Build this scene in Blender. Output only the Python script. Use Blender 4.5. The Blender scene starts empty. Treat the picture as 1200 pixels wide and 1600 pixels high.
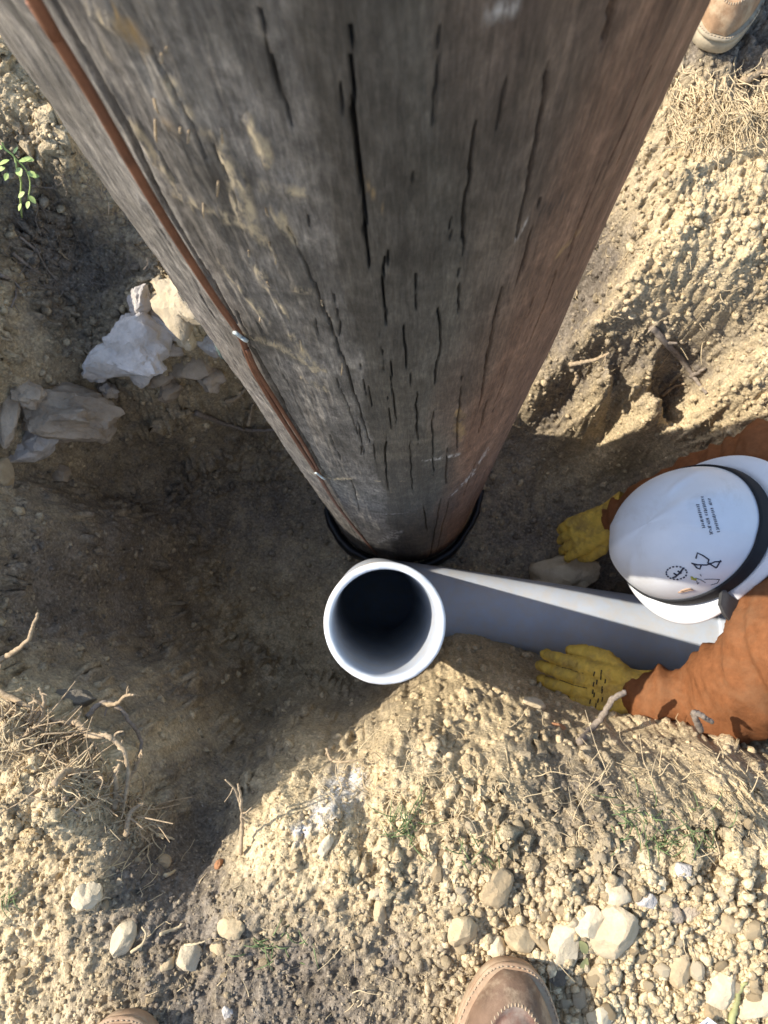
import bpy, bmesh, math, random
import numpy as np
from mathutils import Vector, Matrix
from mathutils.bvhtree import BVHTree

rng = np.random.default_rng(7)
random.seed(7)
SC = bpy.context.scene
COL = SC.collection

# ------------------------------------------------------------------ camera
FPX, CAM_H = 1150.0, 0.95            # focal length in pixels of the 1200x1600 photo, lens height in m
NADIR = (646.0, 993.0)               # where straight down lands in the photo
wz = np.array([-(NADIR[0]-600), NADIR[1]-800, FPX]); wz /= np.linalg.norm(wz)
wy = np.array([0., 1., 0.]) - wz[1]*wz; wy /= np.linalg.norm(wy)
wx = np.cross(wy, wz)
ROT = np.array([wx, wy, wz])
EYE = np.array([0., 0., CAM_H])
cam_data = bpy.data.cameras.new('camera')
cam = bpy.data.objects.new('camera', cam_data); COL.objects.link(cam)
cam.matrix_world = Matrix([list(ROT[0])+[0], list(ROT[1])+[0], list(ROT[2])+[CAM_H], [0, 0, 0, 1]])
cam_data.sensor_fit = 'VERTICAL'; cam_data.sensor_height = 36.0; cam_data.sensor_width = 27.0
cam_data.lens = 36.0*FPX/1600
cam_data.clip_start = 0.01; cam_data.clip_end = 300
cam_data.dof.use_dof = True
cam_data.dof.focus_distance = 0.66
cam_data.dof.aperture_fstop = cam_data.lens/1.6
SC.camera = cam

# ------------------------------------------------------------------ light
SUN_A, SUN_EL = math.radians(11), math.radians(39)   # shadows fall to the right and a little towards the viewer
SC.world = bpy.data.worlds.new('World'); SC.world.use_nodes = True
wn = SC.world.node_tree; wn.nodes.clear()
sky = wn.nodes.new('ShaderNodeTexSky'); sky.sky_type = 'NISHITA'; sky.sun_disc = False
sky.sun_elevation = SUN_EL; sky.sun_rotation = math.atan2(-math.cos(SUN_A), math.sin(SUN_A))
bg = wn.nodes.new('ShaderNodeBackground'); bg.inputs['Strength'].default_value = 0.15
wo = wn.nodes.new('ShaderNodeOutputWorld')
wn.links.new(sky.outputs[0], bg.inputs[0]); wn.links.new(bg.outputs[0], wo.inputs[0])
sun_d = bpy.data.lights.new('sun', 'SUN'); sun_d.energy = 3.4; sun_d.angle = math.radians(0.53)
sun_d.color = (1.0, 0.93, 0.83)
sun = bpy.data.objects.new('sun', sun_d); COL.objects.link(sun)
SUNDIR = Vector((math.cos(SUN_EL)*math.cos(SUN_A), -math.cos(SUN_EL)*math.sin(SUN_A), -math.sin(SUN_EL)))
sun.rotation_euler = SUNDIR.to_track_quat('-Z', 'Y').to_euler()
SC.view_settings.view_transform = 'Standard'; SC.view_settings.look = 'None'
SC.view_settings.exposure = 1.06; SC.view_settings.gamma = 1
SC.view_settings.use_curve_mapping = False

# ------------------------------------------------------------------ survey helpers (photo pixel -> place in the world)
def ray(px, py):
    return ROT @ np.array([px-600., -(py-800.), -FPX])
def W(px, py, z):
    d = ray(px, py); return EYE + d*((z-CAM_H)/d[2])
def proj(P):
    v = (np.asarray(P)-EYE) @ ROT
    return 600+FPX*v[..., 0]/-v[..., 2], 800-FPX*v[..., 1]/-v[..., 2]

# ------------------------------------------------------------------ object helpers
def tag(o, label=None, cat=None, group=None, kind=None):
    if label: o['label'] = label
    if cat: o['category'] = cat
    if group: o['group'] = group
    if kind: o['kind'] = kind
    return o
def empty(name, loc=(0, 0, 0)):
    o = bpy.data.objects.new(name, None); COL.objects.link(o); o.location = loc; o.empty_display_size = .05
    return o
def link(name, me, mat=None, parent=None, smooth=True):
    o = bpy.data.objects.new(name, me); COL.objects.link(o)
    if mat is not None and not me.materials: me.materials.append(mat)
    if smooth: me.polygons.foreach_set('use_smooth', [True]*len(me.polygons))
    if parent is not None:
        o.parent = parent; o.matrix_parent_inverse = Matrix.Translation(parent.location).inverted()
    return o
def mesh_np(name, V, F, attrs=None):
    V = np.asarray(V, np.float32); F = np.asarray(F, np.int32); k = F.shape[1]
    me = bpy.data.meshes.new(name)
    me.vertices.add(len(V)); me.vertices.foreach_set('co', V.ravel())
    me.loops.add(F.size); me.loops.foreach_set('vertex_index', F.ravel())
    me.polygons.add(len(F)); me.polygons.foreach_set('loop_start', np.arange(0, F.size, k, dtype=np.int32))
    me.update(calc_edges=True)
    for n, a in (attrs or {}).items():
        at = me.attributes.new(n, 'FLOAT', 'POINT'); at.data.foreach_set('value', np.asarray(a, np.float32))
    return me
def grid_faces(nu, nv, wrap=False):
    i = np.arange(nu-(0 if wrap else 1)); j = np.arange(nv-1)
    I, J = np.meshgrid(i, j, indexing='ij'); I2 = (I+1) % nu
    return np.stack([I*nv+J, I2*nv+J, I2*nv+J+1, I*nv+J+1], -1).reshape(-1, 4)

def cr(pts, n=6):
    """Catmull-Rom resample"""
    P = np.asarray(pts, float); P = np.vstack([2*P[0]-P[1], P, 2*P[-1]-P[-2]]); out = []
    for i in range(1, len(P)-2):
        for t in np.linspace(0, 1, n, endpoint=False):
            a, b, c, d = P[i-1], P[i], P[i+1], P[i+2]
            out.append(.5*((2*b)+(c-a)*t+(2*a-5*b+4*c-d)*t*t+(-a+3*b-3*c+d)*t**3))
    out.append(P[-2]); return np.array(out)
def tube_vf(path, rad, seg=8, caps=True):
    path = np.asarray(path, float); n = len(path); rad = np.broadcast_to(np.asarray(rad, float), (n,))
    T = np.gradient(path, axis=0); T /= np.linalg.norm(T, axis=1)[:, None]+1e-12
    up = np.array([0, 0, 1.]) if abs(T[0][2]) < .9 else np.array([1., 0, 0])
    u = np.cross(T[0], up); u /= np.linalg.norm(u); V = []
    ang = np.linspace(0, 2*np.pi, seg, endpoint=False)
    for i in range(n):
        u = u - T[i]*np.dot(u, T[i]); u /= np.linalg.norm(u)+1e-12; v = np.cross(T[i], u)
        V.append(path[i]+rad[i]*(np.cos(ang)[:, None]*u+np.sin(ang)[:, None]*v))
    V = np.concatenate(V)
    F = []
    for i in range(n-1):
        for j in range(seg):
            k = (j+1) % seg; F.append((i*seg+j, i*seg+k, (i+1)*seg+k, (i+1)*seg+j))
    if caps:
        V = np.vstack([V, path[0], path[-1]]); a, b = len(V)-2, len(V)-1
        for j in range(seg):
            k = (j+1) % seg; F.append((a, k, j, j)); F.append((b, (n-1)*seg+j, (n-1)*seg+k, (n-1)*seg+k))
    return V, F
def pymesh(name, V, F):
    me = bpy.data.meshes.new(name)
    F = [tuple(dict.fromkeys(f)) for f in F]
    me.from_pydata([tuple(v) for v in V], [], F); me.update(); return me
class MB:
    def __init__(s): s.V = []; s.F = []; s.n = 0
    def add(s, V, F):
        s.V.extend(tuple(v) for v in V); s.F.extend(tuple(i+s.n for i in f) for f in F); s.n = len(s.V); return s
    def tube(s, path, rad, seg=8): return s.add(*tube_vf(path, rad, seg))
    def mesh(s, name): return pymesh(name, s.V, s.F)

# ------------------------------------------------------------------ numpy noise
_perm = rng.permutation(512); _perm = np.concatenate([_perm, _perm, _perm])
_g2 = rng.normal(size=(512, 2)); _g2 /= np.linalg.norm(_g2, axis=1)[:, None]
def perlin(x, y):
    xi = np.floor(x).astype(int); yi = np.floor(y).astype(int); fx = x-xi; fy = y-yi
    u = fx*fx*fx*(fx*(fx*6-15)+10); v = fy*fy*fy*(fy*(fy*6-15)+10)
    def g(ix, iy, dx, dy):
        h = _perm[(_perm[ix & 511]+iy) & 511]; return _g2[h, 0]*dx+_g2[h, 1]*dy
    a = g(xi, yi, fx, fy); b = g(xi+1, yi, fx-1, fy); c = g(xi, yi+1, fx, fy-1); d = g(xi+1, yi+1, fx-1, fy-1)
    return (a*(1-u)+b*u)*(1-v)+(c*(1-u)+d*u)*v
def fbm(x, y, o=4, g=.5):
    s = 0; a = 1.
    for k in range(o): s = s+a*perlin(x*2**k+17.3*k, y*2**k+9.1*k); a *= g
    return s

_rc = rng.random((512, 3))
def worley(x, y):
    xi = np.floor(x).astype(int); yi = np.floor(y).astype(int); f1 = np.full(x.shape, 9.); f2 = f1.copy(); hh = np.zeros(x.shape)
    for di in (-1, 0, 1):
        for dj in (-1, 0, 1):
            k = _perm[(_perm[(xi+di) & 511]+yi+dj) & 511]; d = np.hypot(xi+di+_rc[k, 0]-x, yi+dj+_rc[k, 1]-y)
            m = d < f1; f2 = np.where(m, f1, np.minimum(f2, d)); hh = np.where(m, _rc[k, 2], hh); f1 = np.where(m, d, f1)
    return f1, f2, hh
# ------------------------------------------------------------------ materials
def mat(name):
    m = bpy.data.materials.new(name); m.use_nodes = True; nt = m.node_tree; nt.nodes.clear()
    out = nt.nodes.new('ShaderNodeOutputMaterial'); b = nt.nodes.new('ShaderNodeBsdfPrincipled')
    nt.links.new(b.outputs[0], out.inputs[0]); return m, nt, b
class N:
    def __init__(s, nt): s.nt = nt
    def new(s, t, **kw):
        n = s.nt.nodes.new(t)
        for k, v in kw.items(): setattr(n, k, v)
        return n
    def l(s, a, b): s.nt.links.new(a, b)
    def coord(s, scale=(1, 1, 1), kind='Object'):
        tc = s.new('ShaderNodeTexCoord'); mp = s.new('ShaderNodeMapping'); mp.inputs['Scale'].default_value = scale
        s.l(tc.outputs[kind], mp.inputs[0]); return mp.outputs[0]
    def noise(s, co, scale, detail=4, rough=.6, dist=0):
        n = s.new('ShaderNodeTexNoise'); n.inputs['Scale'].default_value = scale; n.inputs['Detail'].default_value = detail
        n.inputs['Roughness'].default_value = rough; n.inputs['Distortion'].default_value = dist
        s.l(co, n.inputs['Vector']); return n.outputs['Fac']
    def ramp(s, f, stops):
        r = s.new('ShaderNodeValToRGB'); e = r.color_ramp.elements
        while len(e) < len(stops): e.new(.5)
        for k, (p, c) in enumerate(stops):
            e[k].position = p; e[k].color = (*c, 1) if hasattr(c, '__len__') else (c, c, c, 1)
        s.l(f, r.inputs[0]); return r.outputs[0]
    def mix(s, f, a, b, mode='MIX'):
        m = s.new('ShaderNodeMix', data_type='RGBA', blend_type=mode)
        for val, idx in ((f, 0), (a, 6), (b, 7)):
            if hasattr(val, 'is_linked'): s.l(val, m.inputs[idx])
            elif idx == 0: m.inputs[0].default_value = val
            else: m.inputs[idx].default_value = (*val, 1) if hasattr(val, '__len__') else (val, val, val, 1)
        return m.outputs[2]
    def math(s, op, a, b=0.):
        m = s.new('ShaderNodeMath', operation=op)
        for val, i in ((a, 0), (b, 1)):
            if hasattr(val, 'is_linked'): s.l(val, m.inputs[i])
            else: m.inputs[i].default_value = val
        return m.outputs[0]
    def attr(s, name): 
        a = s.new('ShaderNodeAttribute', attribute_name=name); return a.outputs['Fac']
    def bump(s, h, strength, dist, bsdf, prev=None):
        b = s.new('ShaderNodeBump'); b.inputs['Strength'].default_value = strength; b.inputs['Distance'].default_value = dist
        s.l(h, b.inputs['Height'])
        if prev: s.l(prev, b.inputs['Normal'])
        if bsdf: s.l(b.outputs[0], bsdf.inputs['Normal'])
        return b.outputs[0]

def voro(n, co, scale, out='Distance', rnd=1.):
    v = n.new('ShaderNodeTexVoronoi'); v.inputs['Scale'].default_value = scale; v.inputs['Randomness'].default_value = rnd
    n.l(co, v.inputs['Vector']); return v.outputs[out]
def soil_material():
    m, nt, b = mat('soil'); n = N(nt); co = n.coord()
    dry = n.ramp(n.noise(co, 14, 6, .65), [(.3, (.50, .385, .225)), (.55, (.655, .52, .315)), (.75, (.74, .605, .395))])
    dark = n.ramp(n.noise(co, 19, 6, .7), [(.3, (.125, .102, .077)), (.55, (.215, .178, .135)), (.8, (.33, .28, .215))])
    spk = n.noise(co, 260, 2, .5)
    mo = n.math('ADD', n.attr('moist_shade'), n.math('ADD', n.math('MULTIPLY', n.math('SUBTRACT', n.noise(co, 38, 5, .72), .5), 1.0), n.math('MULTIPLY', n.math('SUBTRACT', n.noise(co, 9, 4, .65), .5), .7)))
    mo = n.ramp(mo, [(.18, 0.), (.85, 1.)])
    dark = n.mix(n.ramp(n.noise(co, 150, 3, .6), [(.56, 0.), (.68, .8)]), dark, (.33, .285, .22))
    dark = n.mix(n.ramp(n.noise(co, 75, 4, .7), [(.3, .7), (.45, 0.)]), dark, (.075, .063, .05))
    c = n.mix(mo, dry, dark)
    c = n.mix(n.math('MULTIPLY', n.attr('lime'), n.ramp(n.noise(co, 60, 4, .7), [(.35, 0.), (.6, 1.)])), c, (.72, .72, .70))
    c = n.mix(1.0, c, n.ramp(spk, [(.25, .72), (.5, 1.), (.75, 1.22)]), 'MULTIPLY')
    gcol = n.new('ShaderNodeSeparateColor'); n.l(voro(n, co, 230, 'Color'), gcol.inputs[0])
    c = n.mix(1., c, n.ramp(gcol.outputs[0], [(0, .80), (1, 1.17)]), 'MULTIPLY')
    tint = n.new('ShaderNodeCombineColor'); t = n.attr('tint')
    for i in range(3): n.l(t, tint.inputs[i])
    c = n.mix(1.0, c, tint.outputs[0], 'MULTIPLY')
    n.l(c, b.inputs['Base Color']); b.inputs['Roughness'].default_value = .95; b.inputs['Specular IOR Level'].default_value = .15
    wv = n.new('ShaderNodeVectorMath', operation='ADD'); nz = n.new('ShaderNodeTexNoise'); nz.inputs['Scale'].default_value = 130; nz.inputs['Detail'].default_value = 3
    n.l(co, nz.inputs['Vector']); sc_ = n.new('ShaderNodeVectorMath', operation='SCALE'); n.l(nz.outputs['Color'], sc_.inputs[0]); sc_.inputs['Scale'].default_value = .012
    n.l(co, wv.inputs[0]); n.l(sc_.outputs[0], wv.inputs[1]); wco = wv.outputs[0]
    h1 = n.bump(n.noise(co, 120, 6, .75), .6, .005, None)
    h1 = n.bump(n.math('MULTIPLY', voro(n, wco, 170), -1.), .45, .004, None, h1)
    h1 = n.bump(n.math('MULTIPLY', voro(n, wco, 420), -1.), .45, .0018, None, h1)
    n.bump(n.noise(co, 900, 3, .6), .5, .0008, b, h1)
    return m
def rock_material(name, ca, cb, stain=(.3, .25, .17), scale=30):
    m, nt, b = mat(name); n = N(nt); co = n.coord()
    oi = n.new('ShaderNodeObjectInfo')
    c = n.ramp(n.noise(co, scale, 6, .7), [(.3, ca), (.7, cb)])
    c = n.mix(n.ramp(n.noise(co, scale*.6, 5, .75, .6), [(.5, 0.), (.72, .75)]), c, stain)
    var = n.ramp(oi.outputs['Random'], [(0, (.80, .74, .66)), (.5, (.99, .95, .88)), (1, (1.12, 1.08, 1.0))])
    c = n.mix(1., c, var, 'MULTIPLY')
    n.l(c, b.inputs['Base Color']); b.inputs['Roughness'].default_value = .9; b.inputs['Specular IOR Level'].default_value = .2
    h = n.bump(n.noise(co, scale*1.5, 6, .7), .8 if scale < 25 else .35, .010 if scale < 25 else .003, None); n.bump(n.noise(co, scale*6, 6, .75), .6, .003, b, h); return m
def plain(name, col, rough=.6, spec=.3, var=.15, scale=40, bump=.2, bd=.002, metal=0, stretch=(1, 1, 1), dirt=None, dscale=12, dlo=.5, dhi=.75):
    m, nt, b = mat(name); n = N(nt); co = n.coord(stretch)
    c = n.mix(1., col, n.ramp(n.noise(co, scale, 5, .65), [(.25, 1-var), (.75, 1+var)]), 'MULTIPLY')
    if dirt: c = n.mix(n.ramp(n.noise(n.coord(), dscale, 6, .7, .4), [(dlo, 0.), (dhi, .85)]), c, dirt)
    n.l(c, b.inputs['Base Color']); b.inputs['Roughness'].default_value = rough
    b.inputs['Specular IOR Level'].default_value = spec; b.inputs['Metallic'].default_value = metal
    if bump: n.bump(n.noise(co, scale*3, 5, .7), bump, bd, b)
    return m
def wood_material():
    m, nt, b = mat('weathered_pole_wood'); n = N(nt)
    co = n.coord((1, 1, .05)); fine = n.noise(n.coord((1, 1, .10)), 620, 5, .75); mid = n.noise(co, 90, 5, .6, .3)
    blot = n.noise(n.coord((1, 1, .45)), 13, 6, .65, .4); big = n.noise(n.coord((1, 1, .5)), 4.5, 4, .6)
    base = n.ramp(mid, [(.25, (.072, .067, .061)), (.5, (.108, .100, .090)), (.75, (.15, .138, .122))])
    base = n.mix(n.ramp(blot, [(.45, 0.), (.72, .6)]), base, (.19, .165, .13))
    base = n.mix(n.ramp(blot, [(.22, .75), (.42, 0.)]), base, (.04, .036, .034))
    base = n.mix(1., base, (.66, .64, .60), 'MULTIPLY')
    base = n.mix(n.attr('sunlit_side'), base, n.ramp(n.noise(n.coord((1, 1, .4)), 120, 6, .75, .4), [(.28, (.055, .050, .046)), (.48, (.155, .141, .126)), (.75, (.33, .295, .25))]))
    rust = n.math('MULTIPLY', n.attr('brown'), n.ramp(big, [(.3, .7), (.6, 1.)]))
    base = n.mix(rust, base, n.ramp(mid, [(.25, (.082, .043, .028)), (.5, (.15, .082, .053)), (.8, (.24, .138, .09))]))
    base = n.mix(1., base, n.ramp(fine, [(.32, .60), (.5, 1.), (.68, 1.5)]), 'MULTIPLY')
    base = n.mix(1., base, n.ramp(n.noise(n.coord((1, 1, .7)), 42, 7, .8, .3), [(.3, .6), (.5, 1.), (.72, 1.75)]), 'MULTIPLY')
    sc = n.math('MULTIPLY', n.attr('scrape'), n.ramp(n.noise(n.coord((1, 1, .35)), 230, 4, .7), [(.42, 0.), (.6, 1.)]))
    base = n.mix(sc, base, (.46, .375, .25))
    och = n.math('MULTIPLY', n.attr('ochre'), n.ramp(n.noise(n.coord((1, 1, .5)), 70, 5, .7), [(.4, 0.), (.65, 1.)]))
    base = n.mix(och, base, (.36, .235, .10))
    wht = n.math('MULTIPLY', n.attr('chalk'), n.ramp(n.noise(n.coord((1, 1, .25)), 160, 5, .75), [(.45, 0.), (.62, 1.)]))
    base = n.mix(wht, base, (.50, .47, .44))
    base = n.mix(n.attr('ink'), base, (.02, .018, .018))
    n.l(base, b.inputs['Base Color']); b.inputs['Roughness'].default_value = .72; b.inputs['Specular IOR Level'].default_value = .28
    h = n.bump(mid, .35, .002, None); h = n.bump(n.noise(n.coord((1, 1, .6)), 190, 6, .75), .5, .0016, None, h); n.bump(fine, .7, .0012, b, h); return m
def pvc_material():
    m, nt, b = mat('grey_pvc'); n = N(nt)
    c = n.ramp(n.noise(n.coord(), 9, 5, .6), [(.3, (.43, .48, .545)), (.7, (.51, .56, .625))])
    dust = n.math('MULTIPLY', n.attr('dust'), n.ramp(n.noise(n.coord(), 42, 6, .7), [(.38, 0.), (.62, 1.)]))
    c = n.mix(dust, c, (.55, .46, .33))
    c = n.mix(n.attr('pale'), c, (.64, .655, .65))
    c = n.mix(n.ramp(n.noise(n.coord(), 130, 5, .8), [(.66, 0.), (.74, .35)]), c, (.62, .62, .6))
    n.l(c, b.inputs['Base Color'])
    n.l(n.ramp(n.noise(n.coord(), 30, 4, .6), [(.3, .34), (.7, .55)]), b.inputs['Roughness'])
    b.inputs['Specular IOR Level'].default_value = .42
    n.bump(n.noise(n.coord(), 240, 4, .6), .1, .001, b); return m

M = {}
M['soil'] = soil_material()
M['pale_rock'] = rock_material('pale_limestone', (.55, .47, .33), (.75, .66, .495), (.46, .37, .245))
M['tan_rock'] = rock_material('tan_clod', (.40, .32, .205), (.60, .49, .325), (.30, .23, .15))
M['white_rock'] = rock_material('white_chalk_rock', (.50, .475, .45), (.72, .69, .66), (.30, .24, .17), 16)
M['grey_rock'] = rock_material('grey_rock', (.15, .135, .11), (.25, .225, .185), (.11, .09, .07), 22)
M['cave_rock'] = rock_material('stained_rock', (.30, .25, .19), (.58, .50, .40), (.15, .12, .092), 13)
M['rust_rock'] = rock_material('rust_stone', (.42, .20, .10), (.60, .34, .19), (.45, .35, .22), 60)
M['wood'] = wood_material()
M['pvc'] = pvc_material()
M['copper'] = plain('oxidised_copper', (.16, .068, .038), .55, .4, .45, 60, .25, .001, .35, dirt=(.13, .06, .04), dscale=50)
M['zinc'] = plain('zinc_staple', (.42, .46, .45), .5, .4, .15, 90, .1)
M['rubber'] = plain('black_liner', (.012, .012, .014), .42, .5, .3, 30, .4, .004, dirt=(.06, .05, .04), dscale=18, dlo=.55, dhi=.85)
M['green_wire'] = plain('green_wire', (.25, .36, .30), .4, .5, .2, 60, .1)
M['twig'] = plain('dry_twig', (.43, .325, .205), .9, .1, .45, 160, .9, .0015, stretch=(1, 1, 1))
M['grey_twig'] = plain('grey_twig', (.28, .23, .18), .9, .1, .45, 160, .9, .0015)
M['straw'] = plain('dry_straw', (.58, .46, .28), .8, .2, .35, 25, 0)
M['grass'] = plain('green_grass', (.15, .20, .085), .7, .2, .5, 40, 0)
M['leaf'] = plain('weed_leaf', (.42, .52, .17), .5, .3, .3, 60, .2)
M['dry_leaf'] = plain('olive_leaf', (.30, .30, .13), .6, .3, .3, 60, .2)
M['jacket'] = plain('brown_duck_canvas', (.205, .083, .034), .92, .08, .25, 90, .5, .002, dirt=(.23, .125, .065), dscale=14, dlo=.5, dhi=.8)
M['glove'] = plain('yellow_leather_glove', (.66, .445, .08), .75, .2, .22, 60, .5, .002, dirt=(.20, .135, .07), dscale=26, dlo=.46, dhi=.72)
M['glove_print'] = plain('glove_print', (.05, .04, .03), .7, .2, .2, 60, 0)
M['hat'] = plain('white_hat_shell', (.72, .73, .735), .4, .45, .05, 22, .08, .001, dirt=(.52, .48, .42), dscale=13, dlo=.55, dhi=.88)
M['strap'] = plain('black_strap', (.016, .017, .019), .7, .25, .2, 120, .3, .001)
M['clip'] = plain('grey_rubber_clip', (.06, .06, .06), .6, .3, .2, 60, .2)
M['print'] = plain('black_print', (.035, .035, .05), .6, .2, .1, 60, 0)
M['yprint'] = plain('yellow_print', (.42, .38, .06), .6, .2, .1, 60, 0)
M['hatdirt'] = plain('brown_smudge', (.40, .27, .18), .8, .1, .3, 90, 0)
M['skin'] = plain('skin', (.45, .27, .19), .55, .4, .1, 60, .1)
M['denim'] = plain('work_trousers', (.07, .08, .11), .9, .1, .2, 90, .3)
M['khaki'] = plain('khaki_trousers', (.28, .21, .13), .9, .1, .2, 90, .3)
M['boot_brown'] = plain('worn_brown_leather', (.155, .098, .064), .65, .25, .45, 26, .6, .002, dirt=(.43, .33, .22), dscale=24, dlo=.48, dhi=.72)
M['boot_vamp'] = plain('worn_vamp_leather', (.155, .085, .060), .55, .3, .5, 24, .5, .002, dirt=(.36, .315, .25), dscale=15, dlo=.45, dhi=.68)
M['boot_tan'] = plain('dusty_tan_leather', (.33, .205, .115), .8, .2, .4, 30, .4, .0015, dirt=(.52, .41, .26), dscale=22, dlo=.45, dhi=.7)
M['sole_brown'] = plain('welt', (.34, .22, .135), .7, .25, .2, 60, .4, .001, dirt=(.45, .36, .24), dscale=25, dlo=.45, dhi=.7)
M['sole_tan'] = plain('crepe_sole', (.40, .33, .225), .85, .2, .3, 60, .4, .001, dirt=(.30, .25, .18), dscale=25, dlo=.5, dhi=.75)
M['thread'] = plain('stitching', (.40, .31, .21), .8, .1, .1, 60, 0)
M['dark_edge'] = plain('dark_welt_gap', (.04, .03, .028), .7, .2, .1, 60, 0)
M['paper'] = plain('white_paper', (.78, .79, .80), .7, .2, .04, 60, 0)

# ------------------------------------------------------------------ ground (one sheet, pit included)
# surveyed points: photo pixel, height, dampness with painted shade
S = '''0 1600 0 .12|150 1600 0 .5|300 1600 0 .85|450 1570 0 .95|600 1600 0 .8|750 1600 0 .2|900 1600 0 .05|1050 1600 0 .05|1200 1600 0 .02
0 1450 0 .05|150 1450 0 .6|300 1470 -.01 .75|450 1480 0 .8|600 1450 0 .6|800 1430 0 .2|1000 1440 0 .05|1200 1440 0 .05
0 1300 0 .03|120 1330 0 .15|220 1360 -.01 .65|400 1380 -.01 .35|550 1380 0 .2|700 1350 0 .35|900 1350 0 .3|1100 1350 0 .15|1200 1320 0 .2
0 1180 .01 0|100 1180 .0 .05|170 1205 -.01 .05|215 1285 -.02 .2|130 1260 0 .05|0 1100 -.01 .05|70 1108 -.015 .1|150 1158 -.02 .15|60 1350 0 .1
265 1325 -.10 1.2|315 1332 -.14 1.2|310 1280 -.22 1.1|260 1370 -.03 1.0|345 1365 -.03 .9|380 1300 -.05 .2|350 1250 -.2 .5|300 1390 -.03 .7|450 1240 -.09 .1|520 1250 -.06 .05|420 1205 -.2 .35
600 1190 -.11 .1|500 1195 -.17 .2|610 1130 -.22 .25|650 1085 -.34 .2|700 1035 -.48 .1|760 1018 -.56 .1|700 1110 -.27 .1|690 1180 -.13 .12|640 1260 -.04 .1
800 1080 -.38 .12|820 1150 -.17 .2|900 1110 -.38 .15|850 1250 -.04 .85|960 1130 -.34 .15|1000 1180 -.14 .4|940 1230 -.06 .8|1100 1170 -.2 .25|1190 1190 -.2 .35|1050 1240 -.05 .6|1150 1260 -.03 .5|760 1280 -.02 .15
850 1035 -.64 .6|1000 1065 -.62 .8|1100 1090 -.64 .8|1200 1120 -.64 .8
60 1068 -.06 .5|120 1080 -.13 .7|195 1130 -.13 .7|240 1110 -.26 .8|225 1210 -.10 .7|275 1230 -.19 .8|330 1190 -.32 .8|420 1150 -.44 .8|540 1120 -.52 .5|590 1080 -.62 .7|640 1040 -.68 .7
0 1000 -.09 .8|0 900 -.10 .8|0 800 -.10 .6|60 980 -.17 .9|60 860 -.18 .85|120 960 -.28 .9|130 830 -.30 .8|190 930 -.42 .85|220 830 -.49 .75|180 1040 -.3 .8|250 1030 -.52 .75
290 900 -.70 .7|330 930 -.76 .5|290 780 -.70 .8|350 1000 -.76 .3|350 1085 -.55 .65|400 1090 -.70 .3|450 1060 -.76 .25|430 900 -.77 .5|430 800 -.76 .75|520 960 -.77 .3|520 860 -.77 .6|540 1040 -.76 .3|760 820 -.77 .7|800 760 -.73 .75|830 870 -.77 .75|900 900 -.78 .85|980 860 -.77 .9|1000 780 -.68 .9|1100 830 -.76 .9|1190 860 -.76 .9
640 960 -.78 .6|800 960 -.78 .7|1000 990 -.78 .8|1190 1020 -.78 .8
30 150 0 .12|90 190 -.005 .15|60 225 -.015 .2|110 235 -.05 .4|20 255 -.05 .7|50 310 -.12 .95|110 320 -.17 .95|60 400 -.17 .9|150 380 -.23 .9|190 300 -.2 .5|20 480 -.14 .55|100 500 -.24 .65|190 470 -.28 .6|240 430 -.25 .4|285 480 -.2 .1
20 580 -.16 .45|110 600 -.28 .5|205 560 -.28 .4|240 620 -.38 .5|100 660 -.31 .4|20 680 -.2 .35|150 710 -.46 .7|60 740 -.34 .8|310 570 -.34 .35|320 640 -.48 .5|250 710 -.6 .75|180 770 -.56 .8|390 700 -.68 .7
1150 60 -.02 1.2|1190 100 -.03 1.2|1105 85 -.035 .9|1100 125 -.04 .25|1180 160 -.05 .25|1060 200 -.07 .25|1020 300 -.12 .3|1120 300 -.1 .15|1190 320 -.09 .2|1000 340 -.15 .6
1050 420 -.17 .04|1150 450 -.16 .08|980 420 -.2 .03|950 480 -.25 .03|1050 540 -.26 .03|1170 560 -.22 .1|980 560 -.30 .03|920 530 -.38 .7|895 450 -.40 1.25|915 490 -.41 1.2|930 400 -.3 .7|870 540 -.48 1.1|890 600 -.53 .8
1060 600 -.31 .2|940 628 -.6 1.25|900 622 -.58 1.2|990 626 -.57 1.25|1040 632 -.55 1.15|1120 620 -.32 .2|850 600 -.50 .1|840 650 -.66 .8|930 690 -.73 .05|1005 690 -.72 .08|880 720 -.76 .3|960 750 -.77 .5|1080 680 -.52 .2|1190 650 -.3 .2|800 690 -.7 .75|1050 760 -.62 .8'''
ctrl = []  # right bank hollows and the band under its lip: shade painted as dark soil
for tok in S.replace('\n', '|').split('|'):
    a, b_, c, d = map(float, tok.split()); p = W(a, b_, c); ctrl.append((p[0], p[1], p[2], d))  # by the upper right boot: dark soil plus its painted shadow
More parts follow.
